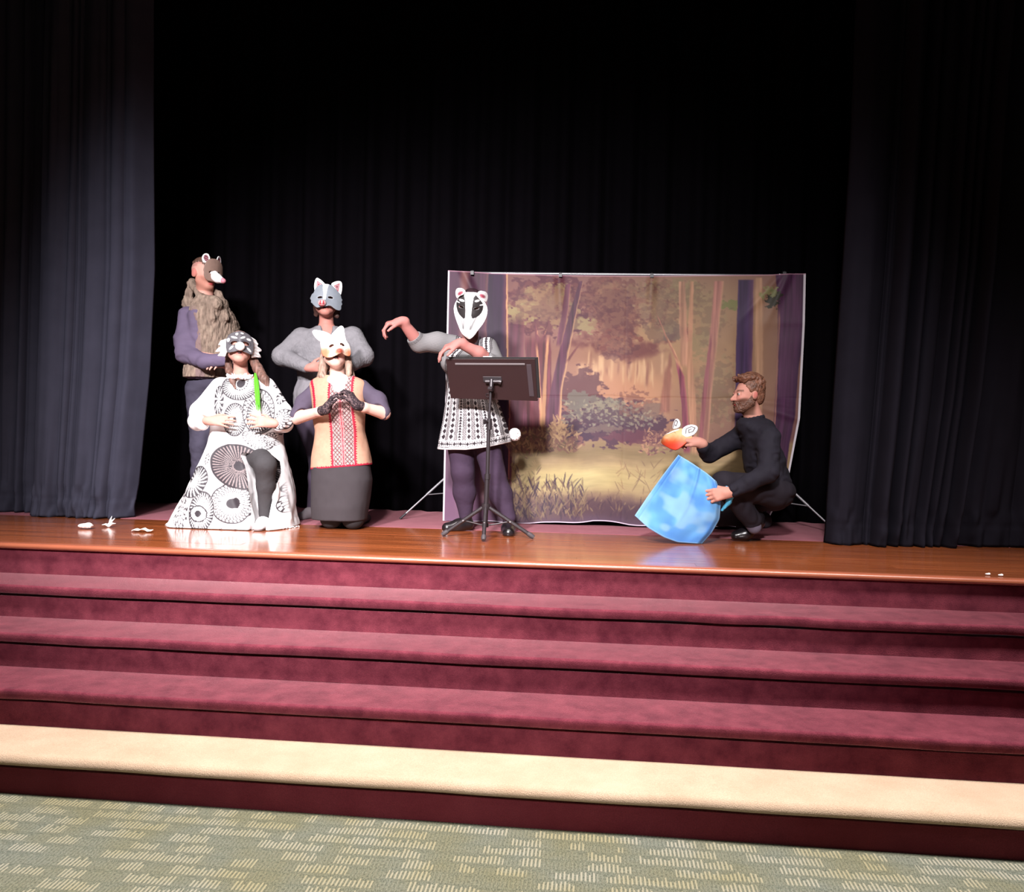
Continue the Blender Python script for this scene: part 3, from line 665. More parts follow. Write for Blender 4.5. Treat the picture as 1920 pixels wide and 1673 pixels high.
    strokes(260, (390, 720), (840, 965), (16, 40), (3, 6), [(150, 118, 94), (128, 92, 82), (168, 138, 106), (104, 74, 72), (112, 92, 74)], (20, 160), 70)
    strokes(60, (590, 650), (800, 900), (22, 44), (4, 7), [(178, 146, 110), (150, 116, 94)], (10, 170), 71)
    strokes(120, (650, 1120), (690, 830), (10, 24), (4, 7), [(140, 134, 116), (120, 110, 104), (156, 142, 120)], (0, 180), 72, .7)
    strokes(110, (1040, 1180), (840, 960), (14, 34), (3, 6), [(176, 136, 108), (140, 100, 92), (112, 76, 80)], (0, 180), 73)
    strokes(60, (380, 520), (950, 1150), (20, 50), (2, 5), [(126, 112, 82), (150, 128, 96), (104, 80, 70)], (30, 150), 74)
    # shade at the foot of the print
    b2 = sst(1150, 1230, wy + 46 * (n1 - .5) - 40 * sst(420, 200, X)); mixc(b2 * .92, (92, 68, 74)); mixc(sst(1180, 1260, wy + 60 * (n1 - .5)) * sst(600, 1000, X) * .8, (74, 50, 66))
    strokes(150, (700, 1700), (1200, 1330), (20, 56), (2, 5), [(66, 46, 62), (78, 54, 66), (96, 72, 74)], (40, 140), 75, .45); strokes(260, (370, 760), (1130, 1330), (26, 92), (2, 5), [(66, 46, 62), (104, 80, 70), (122, 104, 80), (56, 38, 58), (140, 118, 92)], (50, 130), 78, .75)
    strokes(60, (380, 1000), (1180, 1270), (16, 44), (2, 4), [(122, 98, 82), (140, 116, 92)], (40, 140), 76, .7)
    mixc(sst(1270, 1320, wy) * .7, (92, 70, 90))
    mixc(sst(360, 280, X) * sst(900, 1250, Y) * .6, (132, 94, 130))
    strokes(26, (900, 1120), (1000, 1160), (30, 80), (1.5, 3), [(150, 120, 92), (128, 104, 84)], (30, 150), 77, .7)
    # stamped edge: white hem left and right, pale line on top
    I *= (0.985 + 0.03 * n2)[..., None]
    I = 102 + (I - 102) * 1.16; I = I.mean(-1, keepdims=True) * .03 + I * .97
    return np.clip(I, 0, 255)
def backdrop():
    W, H = 560, 390
    I = paint_forest(W, H)
    s = np.linspace(0, 1, W); v = np.linspace(0, 1, H)
    S, Vv = np.meshgrid(s, v)
    xl = np.interp(v, [0, 1], [840, 830]); xr = np.interp(v, [0, .2, .57, .8, .92, 1], [1511, 1509, 1500, 1479, 1452, 1432])
    for _ in range(12): xr[1:-1] = .25 * xr[:-2] + .5 * xr[1:-1] + .25 * xr[2:]
    s0 = .80; x0 = xl + (1511 - 840) * s0
    U = np.where(S < s0, xl[:, None] + (1511 - 840) * S, x0[:, None] + (xr - x0)[:, None] * np.clip((S - s0) / (1 - s0), 0, 1))
    arc = (1511 - 840) * np.clip(S - s0, 0, 1); dx = np.clip(U - x0[:, None], 0, None)
    back = np.sqrt(np.clip(arc ** 2 - dx ** 2, 0, None)) / 262 * np.where(S > s0, 1, 0) * .45
    top = np.interp(s, [0, .06, .12, .31, .57, .9, .95, 1], [507, 509, 512, 516, 517.5, 515, 513, 513]); bot = np.interp(s, [0, .3, .42, .52, 1], [978, 982, 977, 984, 992]) + 2.0 * np.sin(s * 37)
    PY = top[None] + (bot - top)[None] * Vv
    Yd = 1.96 - .20 * Vv + back + 0.018 * np.sin(S * 9 + 1) * Vv + 0.012 * (noise2(H, W, 8, 10, 5) - .5) * 4 * .6
    Yd += 0.0025 * np.exp(-((Vv - .49) / .004) ** 2) + 0.001 * np.exp(-((S - .5) / .003) ** 2)          # fold creases of the unpacked cloth
    r = rnd(9)
    for cx, cy, ang in ((.05, .02, 1.1), (.94, .04, 2.0), (.9, .05, 2.3), (.31, .01, 1.5), (.57, .01, 1.6), (.95, .55, .3), (.9, .5, .2)):    # small drag folds below the clips
        d = (S - cx) * math.sin(ang) - (Vv - cy) * math.cos(ang) * .7; e = (S - cx) * math.cos(ang) + (Vv - cy) * math.sin(ang) * .7
        Yd -= 0.02 * np.exp(-(d / .012) ** 2) * np.exp(-(e / .09) ** 2)
    d = CFW[None, None] + CR * ((U - 960) / CF)[..., None] - CU * ((PY - 836.5) / CF)[..., None]
    P = CC + d * ((Yd - CC[1]) / d[..., 1])[..., None]
    P[..., 2] = np.maximum(P[..., 2], 0.006 + 0.012 * (1 - Vv))
    I[:, :3] = (235, 225, 235); I[:, -4:] = (240, 232, 240); I[:2] = I[:2] * .3 + np.array((200, 150, 170)) * .7; I[-2:] = (225, 205, 225)
    Ix = (np.arange(H - 1)[:, None] * W + np.arange(W - 1)[None]).ravel(); F = np.stack([Ix, Ix + W, Ix + W + 1, Ix + 1], 1)
    o = mesh_obj('forest_backdrop', P.reshape(-1, 3), F, vc('print'), None, (0.15, 1.76, 0.0), A(I.reshape(-1, 3)[:, 0], I.reshape(-1, 3)[:, 1], I.reshape(-1, 3)[:, 2], 1.0).T if False else np.clip(lin(I.reshape(-1, 3)) / LBD, 0.002, .86))
    props(o, 'printed cloth backdrop of a painted forest clearing, hung from a stand behind the performers', 'backdrop')
LBD = 1.8
backdrop()
def backdrop_stand():
    st = empty('backdrop_stand', (0.15, 2.06, 0.0), 'thin grey telescopic stand holding up the forest backdrop', 'stand')
    mt = flat('grey_tube', (0.30, 0.29, 0.31), 0.35, 0.6, 0.5); bk = flat('black_plastic', (0.02, 0.018, 0.022), 0.45)
    Yb = 2.06
    a = at_y(846, 512, Yb); b = at_y(1506, 518, Yb)
    g = MB(); g.tube([a, b], 0.011); g.build('crossbar', mt, st, None, True)
    for px, legpx in ((866, (750, 973)), (1462, (1572, 1001))):
        t = at_y(px, 514, Yb); ft = np.array([t[0], Yb, 0.0])
        g = MB(); g.tube([(t[0], Yb, 0.25), t], 0.014); g.tube([(t[0], Yb, 0.62), (t[0], Yb, 0.68)], 0.02); g.build('pole', mt, st, None, True)
        e = at_z(*legpx, 0.006); hub = np.array([t[0], Yb, 0.40])
        outs = [e] + [ft + np.array([math.cos(q) * .5, math.sin(q) * .30, 0.006]) for q in ((math.radians(80), math.radians(10)) if px < 900 else (math.radians(100), math.radians(170)))]
        for q in outs:
            q = np.array(q); q[1] = min(q[1], 2.38)
            g = MB(); m_ = hub + (q - hub) * .55; g.tube([hub, m_], 0.009, 10); g.tube([m_, q], 0.0065, 10)
            l = g.build('leg', mt, st, None, True)
            k = MB(); dr = nrm(q - hub); k.tube([q - dr * .06, q], 0.0085, 10); k.build('foot_cap', bk, l, None, True)
            k = MB(); k.tube([m_ + np.array([0, 0, -.0]), np.array([t[0], Yb, 0.2])], 0.004, 8); k.build('brace', mt, st, None, True)
    for px, py in ((886, 511), (1051, 515), (1222, 516), (1470, 513)):
        c = at_y(px, py, 1.955); g = MB(); g.box((-.012, -.022, -.02), (.012, .10, .008), None, c); g.tube([c + (0, -.022, .006), c + (0, .03, .016)], .007, 8); g.build('clip', bk, st, None, True)
backdrop_stand()
# ================================================================== people: shared builders
SKIN = A(238, 176, 160, 1.7); SKIN_D = A(205, 125, 112, 1.45); LIP = A(190, 70, 75, 1.4)
class Per:
    def __init__(s, Y): s.Y = Y
    def q(s, u, v, dy=0.0): return at_y(u, v, s.Y + dy)
    def qz(s, u, z, dy=0.0):
        a = at_y(u, 800, s.Y + dy); b = at_y(u, 900, s.Y + dy); t = (z - a[2]) / (b[2] - a[2]); return a + (b - a) * t
    def zp(s, v, u=700, dy=0.0): return at_y(u, v, s.Y + dy)[2]
    def m(s, n): return n / pxm(at_y(700, 800, s.Y))
    def xz(s, pts, dy=0.0): return [(p[0], p[2]) for p in (at_y(u, v, s.Y + dy) for u, v in pts)]
    def face(s, yaw, pitch=0, roll=0):
        """yaw 0 looks at the photographer"""
        b = s.base; return face_frame(yaw + math.degrees(math.atan2(CC[0] - b[0], b[1] - CC[1])), pitch, roll)
    def px(s, P, dy=0.0):
        """approximate photo pixel of a point pressed onto the person's own plane (for prints on cloth)"""
        Q = P.copy(); Q[:, 1] = s.Y + dy; return to_px(Q)
def face_frame(yaw, pitch=0, roll=0):
    """columns: right-in-picture, out of the face, up"""
    y, p, r = [math.radians(a) for a in (yaw, pitch, roll)]
    f = np.array([math.sin(y) * math.cos(p), -math.cos(y) * math.cos(p), math.sin(p)])
    rt = nrm(np.cross(np.array([0, 0, 1.0]), f)); u = np.cross(f, rt); u = nrm(u)
    if u[2] < 0 and abs(p) < 1.5: u = -u
    c, s_ = math.cos(r), math.sin(r)
    return np.stack([rt * c - u * s_, f, u * c + rt * s_], 1)
def head(f, o, M, nose=1.0, ears=True, jaw=1.0, s=1.0):
    """head in face coordinates: x across, y out of the face, z up; o at eye level between the ears"""
    f.frame(o, M * s); k = 0.025
    def sc(fn): return fn
    S0 = len(f.u)
    f.ell((0, -.018, .035), (.076, .097, .086), k); f.ell((0, .022, -.03), (.062, .072, .09), k)
    f.cap((-.05, .0, -.055), (-.016, .06, -.098), .022 * jaw, .018 * jaw, k); f.cap((.05, .0, -.055), (.016, .06, -.098), .022 * jaw, .018 * jaw, k)
    f.ell((0, .066, -.1), (.026 * jaw, .022, .02), .02)
    f.cap((-.034, .079, .02), (.034, .079, .02), .011, None, .015)
    f.cap((0, .09, .002), (0, .11 * nose, -.034), .008, .0125, .012); f.ell((-.012, .098, -.038), (.009, .012, .008), .008); f.ell((.012, .098, -.038), (.009, .012, .008), .008)
    f.ell((-.036, .062, -.03), (.024, .026, .02), .02); f.ell((.036, .062, -.03), (.024, .026, .02), .02)
    f.ell((0, .09, -.063), (.023, .011, .007), .008); f.ell((0, .088, -.077), (.019, .011, .0075), .008)
    if ears:
        for sx in (-1, 1):
            f.ell((sx * .078, -.012, -.004), (.010, .020, .031), .008); f.ell((sx * .083, -.02, .004), (.006, .012, .02), .004)
    f.noframe()
def eye_sockets(f, o, M, s=1.0):
    for sx in (-1, 1):
        c = np.array([sx * .031, .100, .001])
        def fn(P, c=c):
            L = ((P - o) @ M) / s; Q = (L - c) / np.array([.016, .0165, .0070]); k0 = np.sqrt((Q * Q).sum(1)); return -(k0 - 1) * .0070
        f.post.append(('i', fn, .006))
def eyelids(f, o, M, s=1.0):
    f.frame(o, M * s)
    for sx in (-1, 1): f.chain([(sx * .018, .0835, .0035), (sx * .031, .0865, .0085), (sx * .044, .0785, .0035)], [.0042, .0050, .0042], .004); f.chain([(sx * .019, .0825, -.0050), (sx * .031, .0835, -.0085), (sx * .043, .0775, -.0050)], [.0036, .0040, .0036], .004)
    f.noframe()
def loc(P, o, M, s=1.0): return ((P - np.asarray(o)) @ M) / s
def face_color(L, base=SKIN, beard=None, mouth_open=0.0, brows=None):
    """albedo of a face from local coordinates"""
    n = len(L); c = np.tile(base, (n, 1)).astype(float)
    x, y, z = L.T
    def mix(m, col):
        nonlocal c
        c = c * (1 - m[:, None]) + np.asarray(col) * m[:, None]
    near = ((np.abs(x) < .12) & (np.abs(y) < .16) & (np.abs(z) < .16)).astype(float)
    mix(near * .35 * np.exp(-((np.abs(x) - .04) ** 2 + (z + .035) ** 2) / .0007) * (y > .03), A(225, 130, 122))
    mix(near * .6 * (np.abs(x) > .076) * (y < .02), A(214, 104, 100))
    if brows is not None: mix(near * (y > .05) * np.exp(-(((np.abs(x) - .033) / .02) ** 4 + ((z - .0225) / .0065) ** 2)), brows)
    if beard is not None:
        m = near * sst(-.026, -.046, z - .014 * sst(.03, .06, np.abs(x)) + .02 * (np.abs(x) < .012)) * sst(-.045, -.01, y)
        m2 = near * sst(-.128, -.118, z); mix(np.clip(m * m2, 0, 1) * .95, beard)
    mix(near * (y > .075) * np.exp(-((x / .022) ** 4 + ((z + .070) / .011) ** 4)), LIP)
    if mouth_open: mix(near * (y > .06) * (((x / .017) ** 2 + ((z + .071) / (.004 + mouth_open)) ** 2) < 1), A(60, 15, 18))
    return c
def eyes(parent, o, M, iris=(0.12, 0.08, 0.05), s=1.0, look=(0, 0)):
    for sx in (-1, 1):
        f = Field(); f.ell((0, 0, 0), .0108)
        V, F = f.mesh(.0022); d = nrm(np.array([look[0], 1, look[1]])); a = (V / .0108) @ d
        c = np.where((a > .90)[:, None], np.array([.01, .008, .008]), np.where((a > .62)[:, None], np.array(iris), np.array([.34, .29, .28])))
        W = (V + np.array([sx * .031, .0735, .001])) * s @ M.T + o
        if np.linalg.det(M) < 0: F = F[:, ::-1]
        mesh_obj('eye', W, F, vc('leather'), parent, None, c)
def hand(f, wrist, d, palm, thumb, curl=(20, 25, 18), spread=6, size=1.0, curls=None, tcurl=20, r=1.0, tang=45):
    """hand with a palm, four fingers of different length and a thumb.  d: wrist to knuckles, palm: out of the palm, thumb: side of the thumb"""
    w = np.asarray(wrist, float); d = nrm(d); palm = nrm(palm - d * (np.asarray(palm) @ d)); th = np.asarray(thumb, float); th = nrm(th - d * (th @ d) - palm * (th @ palm))
    S = size
    def rot(v, ax, a):
        a = math.radians(a); return v * math.cos(a) + np.cross(ax, v) * math.sin(a) + ax * (ax @ v) * (1 - math.cos(a))
    ax = np.cross(d, palm)                                # bends d towards the palm
    lens = [(.043, .026, .020), (.047, .030, .022), (.044, .028, .021), (.034, .021, .018)]; off = [.029, .010, -.009, -.027]; out = [.088, .092, .088, .080]
    f.cap(w - d * .02 * S, w + d * .03 * S, .025 * S * r, .026 * S * r, .02)
    for i in range(4):
        root = w + (d * out[i] + th * off[i]) * S
        f.cap(w + (d * .018 + th * off[i] * .6) * S, root, .0155 * S * r, .0118 * S * r, .014)
        cu = curl if curls is None else curls[i]
        v = rot(d, palm, 0); v = nrm(v + th * math.tan(math.radians(spread * (1.4 - i))))
        p = root; rr_ = [.0098, .0090, .0082, .0070]
        if i == 3: rr_ = [x * .88 for x in rr_]
        for j in range(3):
            v = rot(v, ax, cu[j]); p2 = p + v * lens[i][j] * S
            f.cap(p, p2, rr_[j] * S * r, rr_[j + 1] * S * r, .004 if j else .007); p = p2
    v = nrm(d * math.cos(math.radians(tang)) + th * math.sin(math.radians(tang)) + palm * .25)
    p = w + (d * .022 + th * .020 + palm * .004) * S
    ax2 = np.cross(v, nrm(d * .7 - th * .5 + palm * .6)); ax2 = nrm(ax2)
    for j, (L_, a, b) in enumerate(((.040, .0150, .0120), (.030, .0112, .0100), (.025, .0098, .0078))):
        if j: v = rot(v, ax2, tcurl)
        p2 = p + v * L_ * S; f.cap(p, p2, a * S * r, b * S * r, .010 if j == 0 else .004); p = p2
    return f
def shoe(name, parent, heel, toe, mat, color, w=.043, h=.075, ankle=None, tilt=0.0, label=None, sole=None):
    heel = np.asarray(heel, float); toe = np.asarray(toe, float)
    f = Field(); d = nrm(toe - heel); L = np.linalg.norm(toe - heel)
    z = np.array([0, 0, 1.0])
    f.cap(heel + d * .035 + z * .04, heel + d * L * .45 + z * .042, .036, .04, .02); f.cap(heel + d * L * .45 + z * .032, toe - d * .04 + z * .02, w * .98, w * .86, .03)
    f.cap(heel + d * .045 + z * .05, heel + d * .05 + z * h, .036, .037, .02)
    pl = np.cross(z, d); pl = nrm(pl); up = nrm(np.cross(d, pl)); up = up if up[2] > 0 else -up
    h0 = heel.copy()
    f.cut(lambda P: -((P - h0) @ up) + .001, .006); f.cut(lambda P: ((P - h0) @ z) - h - .02 - 0 * P[:, 0], .004)
    def colr(P, N):
        c = np.tile(np.asarray(color, float), (len(P), 1))
        if sole is not None:
            m = ((P - h0) @ up) < .018; c[m] = sole
        return c
    return sdf(name, f, .0045, colr, mat, parent, None, label)
def wrinkle(amp, freq=9, seed=0, stretch=(1, 1, 1)):
    S = np.array(stretch)
    return lambda P, N: amp * fbm3(P * S, freq, 3, seed)
def sleeve(f, a, b, c, r, k=.03):
    f.cap(a, b, r[0], r[1], k); f.cap(b, c, r[1], r[2], .03)
def chs(P, *cols):
    return np.tile(np.asarray(cols[0], float), (len(P), 1))
def tint(c, P, amt=.12, freq=14, seed=0): return c * (1 + amt * fbm3(P, freq, 3, seed))[:, None]
def noise_col(c, amt=.1, freq=30, seed=0):
    c = np.asarray(c, float); return lambda P, N: tint(np.tile(c, (len(P), 1)), P, amt, freq, seed)
# mask builders: local x across (picture right), y out, z up, origin at the eye line
def mask_piece(name, parent, o, M, outline, H, t, color, h=.0026, holes=(), extra=None, label=None, mat='mask', smooth=1, xfs=1.0):
    f = Field(); P2 = Poly2D(outline, .0015, .03, smooth)
    f.sheet(P2, H, t)
    for (cx, cz, rx, rz, rot) in holes:
        ca, sa = math.cos(rot), math.sin(rot)
        def fn(P, cx=cx, cz=cz, rx=rx, rz=rz, ca=ca, sa=sa):
            x = (P[:, 0] - cx); z = P[:, 2] - cz; u = (x * ca + z * sa) / rx; v = (-x * sa + z * ca) / rz
            return -(np.sqrt(u * u + v * v) - 1) * min(rx, rz) * .8
        f.post.append(('i', fn, .001))
    if extra: extra(f)
    return sdf(name, f, h, color, vc(mat), parent, None, label, 1, (o, M * xfs))
def ellm(x, z, cx, cz, rx, rz, rot=0.0, soft=.12):
    ca, sa = math.cos(rot), math.sin(rot); u = ((x - cx) * ca + (z - cz) * sa) / rx; v = (-(x - cx) * sa + (z - cz) * ca) / rz
    return 1 - sst(1 - soft, 1 + soft, np.sqrt(u * u + v * v))
def paint(c, m, col): return c * (1 - m[:, None]) + np.asarray(col, float) * m[:, None]
def segd(x, z, a, b):
    a = np.asarray(a); b = np.asarray(b); e = b - a; t = np.clip(((x - a[0]) * e[0] + (z - a[1]) * e[1]) / (e @ e), 0, 1)
    return np.hypot(x - a[0] - t * e[0], z - a[1] - t * e[1])
WHITE = np.array([.84, .82, .82])
def hair_cap(f, o, M, s=1.0, back=.105, top=.10):
    f.frame(o, M * s)
    f.ell((0, -.026, .042), (.084, back, top - .004), .02)
    f.noframe()
# ------------------------------------------------------------------ tracing helpers for the masks
def tr(pts, zx, zy, sc, c, pm, cosp=1.0):
    """points of an enlarged view -> metres around the mask centre c (same view)"""
    return [((x - c[0]) / sc / pm, -(y - c[1]) / sc / pm / cosp) for x, y in pts]
def person(name_label, Y, bx):
    p = Per(Y); b = p.qz(bx, 0.0); p.base = b
    p.root = empty('person', (b[0], b[1], 0.0), name_label, 'person'); return p
TRI = lambda x: 2 * np.abs(x - np.floor(x + .5))
# ------------------------------------------------------------------ man in the fur vest (back left)
def man_fur_vest():
    global LS
    LS = 1.35
    p = person('man standing at back left in a brown fur vest and brown mask', 1.74, 385)
    q, R = p.q, p.root; ho = q(383, 514); HM = p.face(40, -4, 0)
    tm = p.face(34); to = q(392, 700, .02); z0 = to[2]
    def sec(v, cx, rx, ry): return (at_y(392, v, p.Y)[2] - z0, (cx - 392) / 262.0, 0.0, rx, ry)
    # body: one surface from head to ankles, hidden limbs slimmer than the clothes
    f = Field(); head(f, ho, HM, jaw=1.15, s=1.04); f.frame(ho, HM * 1.04); f.ell((-.086, -.018, -.002), (.008, .025, .037), .006); f.ell((.086, -.018, -.002), (.008, .025, .037), .006); f.noframe(); f.cap(q(384, 535, .02), q(384, 575, .03), .062, .066, .03)
    f.frame(to, tm); f.loft([sec(715, 392, .12, .07), sec(640, 396, .14, .09), sec(590, 392, .14, .08), sec(575, 388, .07, .06)], .03); f.noframe()
    aL = (q(350, 598, -.03), q(347, 664, -.10), q(428, 676, -.24)); aR = (q(422, 606, .12), q(438, 668, .10), q(432, 690, -.12))
    for a in (aL, aR): f.cap(a[0], a[1], .045, .04, .02); f.cap(a[1], a[2], .04, .03, .02)
    hand(f, aL[2], (.9, -.4, -.1), (.1, .3, -.9), (.3, -.9, 0), (25, 30, 20)); hand(f, aR[2], (-.5, -.6, .2), (0, .3, -1), (-.8, .3, 0), (25, 30, 20))
    lg = [(q(374, 735, 0), p.qz(378, .52, -.02), p.qz(376, .09, .02)), (q(408, 735, .03), p.qz(418, .52, 0), p.qz(420, .09, .04))]
    for a in lg: f.cap(a[0], a[1], .07, .055, .03); f.cap(a[1], a[2], .05, .035, .02)
    def col(P, N):
        c = face_color(loc(P, ho, HM, 1.04), A(240, 178, 162), A(205, 142, 124)); L = loc(P, ho, HM, 1.04)
        m = ((L[:, 2] > .045 + .02 * (L[:, 1] > 0)) & (L[:, 1] < .06)).astype(float) * .55; return paint(c, m, A(190, 130, 122))
    sdf('body', f, .0058, col, vc('skin'), R); eyes(R, ho, HM, s=1.04)
    # short hair on top, shaved sides
    f = Field(); f.frame(ho, HM * 1.04); f.ell((0, -.022, .052), (.070, .100, .082), .02); f.ell((0, .03, .105), (.05, .05, .028), .02); f.cut(lambda P: .062 - P[:, 2] - .25 * np.maximum(P[:, 1], 0) + .10 * np.maximum(-P[:, 1] - .02, 0), .015); f.noframe()
    def hc(P, N): return tint(np.tile(A(112, 82, 70), (len(P), 1)), P, .35, 90, 2)
    sdf('hair', f, .0045, hc, vc('hair'), R, lambda P, N: .006 * fbm3(P * (1, 1, .5), 90, 2, 5))
    # shirt sleeves (lavender), one shirt
    f = Field(); f.frame(to, tm); f.loft([sec(712, 392, .165, .115), sec(640, 396, .175, .12), sec(590, 392, .175, .105), sec(562, 388, .085, .075)], .03); f.noframe()
    f.cap(q(352, 592, -.01), q(346, 640, -.06), .070, .074, .04); f.cap(q(346, 640, -.06), aL[1], .074, .064, .03); f.cap(aL[1], q(385, 678, -.2), .062, .056, .03); f.cap(q(385, 678, -.2), q(424, 675, -.24), .054, .045, .02)
    f.cap(q(420, 602, .12), aR[1], .066, .06, .04); f.cap(aR[1], aR[2], .06, .046, .03)
    sdf('shirt', f, .006, noise_col(A(112, 99, 124), .10, 9, 3), vc('cloth'), R, lambda P, N: .004 * fbm3(P * (1, 1, 1.4), 11, 3, 8) + .0025 * np.sin(fbm3(P, 7, 2, 3) * 8), 'lavender long sleeves')
    # fur vest
    f = Field(); f.frame(to, tm)
    f.loft([sec(709, 394, .205, .150), sec(690, 397, .205, .150), sec(640, 405, .205, .150), sec(605, 402, .20, .14), sec(580, 394, .170, .12), sec(566, 389, .105, .10)], .03); f.noframe()
    f.cap(q(352, 572, .06), q(418, 570, .05), .042, .034, .05)
    for a, b, r in ((q(360, 530, .06), q(352, 562, .05), .026), (q(359, 531, .05), q(376, 558, -.06), .022), (q(376, 558, -.06), q(400, 596, -.09), .020), (q(410, 552, .03), q(424, 598, -.02), .020), (q(360, 530, .06), q(390, 536, .14), .024), (q(390, 536, .14), q(410, 552, .03), .022)): f.cap(a, b, r, r, .03)
    f.cap(q(374, 572, -.05), q(406, 572, -.07), .046, .040, .04); f.cap(q(380, 562, -.04), q(402, 562, -.06), .034, .030, .04)
    hole = Field(); hole.cap(q(352, 600, -.10), q(345, 650, -.20), .066, .075); f.carve(hole, .02)
    def vcol(P, N):
        u, v = p.px(P); c = np.tile(A(152, 132, 118), (len(P), 1)); s = fbm3(P * (1.2, 1.2, .35), 60, 3, 4); c = c * (1 + .36 * s)[:, None]
        pan = (1 - sst(5, 9, np.abs(u - (378 + (v - 600) * .14)))) * sst(572, 590, v) * (N[:, 1] < .5); c = paint(c, pan * .85, A(140, 116, 116))
        c = paint(c, .3 * sst(.2, .6, fbm3(P, 22, 2, 9)), A(190, 172, 152)); return c
    sdf('fur_vest', f, .005, vcol, vc('fur'), R, lambda P, N: .006 * fbm3(P * (1, 1, .4), 85, 2, 6) + .006 * fbm3(P, 14, 2, 2), 'shaggy brown fur vest with stand collar')
    # trousers
    f = Field(); f.ell(q(391, 722, .02), (.165, .13, .10), .03)
    for a, r in zip(lg, (1, 1)): f.cap(a[0], a[1], .098, .084, .04); f.cap(a[1], a[2], .08, .07, .03)
    sdf('trousers', f, .006, noise_col(A(72, 68, 84), .16, 12, 5), vc('cloth'), R, wrinkle(.006, 10, 3, (1, 1, 1.6)), 'dark blue grey jeans')
    for a in lg: h_ = np.array([a[2][0] - .04, a[2][1] + .06, 0.0]); shoe('shoe', R, h_, h_ + np.array([.17, -.21, 0]), vc('leather'), A(40, 36, 40), .045, .10)
    # mask: brown face, white round ears, long white snout
    mo_, mm = ho, HM; s = 1.04
    def H(x, z): return .118 - 1.9 * np.maximum(np.abs(x) - .01, 0) ** 1.75 - 2.2 * np.maximum(z - .05, 0) ** 2 - .15 * np.maximum(-z - .02, 0)
    out = [(-.088, .02), (-.085, .06), (-.06, .098), (-.02, .112), (.02, .112), (.06, .098), (.085, .06), (.088, .02), (.085, -.03), (.06, -.056), (.03, -.060), (-.03, -.060), (-.06, -.056), (-.085, -.03)]
    def mc(P, N): return tint(np.tile(A(156, 128, 116), (len(P), 1)), P, .07, 30, 3)
    mk = mask_piece('mask', R, mo_, mm, out, H, .0035, mc, .003, [(-.034, .008, .017, .0085, .1), (.034, .008, .017, .0085, -.1)], None, 'brown animal half mask with white ears and snout')
    for sx in (-1, 1):
        eo = [(sx * .030, .082), (sx * .032, .118), (sx * .046, .142), (sx * .066, .144), (sx * .084, .126), (sx * .088, .094), (sx * .078, .066)]
        def ec(P, N, sx=sx):
            c = np.tile(WHITE, (len(P), 1)); x, z = P[:, 0] * sx, P[:, 2]; m = ellm(x, z, .060, .108, .017, .024, -.2); c = paint(c, m, A(130, 60, 78)); return paint(c, m * (np.sin((z - .3 * x) * 420) > .55) * .8, A(225, 175, 180))
        def EH(x, z, sx=sx): return .098 - .35 * np.abs(x) + .25 * ((x * sx - .06) ** 2 + (z - .11) ** 2) * 20
        mask_piece('ear', mk, mo_, mm, eo, EH, .005, ec, .0026, label='white round ear with maroon lining')
    f = Field(); f.cap((0, .108, -.012), (0, .150, -.034), .038, .030, .03); f.cap((0, .150, -.034), (0, .205, -.050), .030, .021, .02); f.ell((0, .218, -.052), (.017, .014, .015), .01)
    def sc(P, N): return paint(np.tile(WHITE, (len(P), 1)), sst(.203, .212, P[:, 1]), A(232, 150, 165))
    sdf('snout', f, .003, sc, vc('mask'), mk, None, 'white snout with pink tip', 1, (mo_, mm))
man_fur_vest()
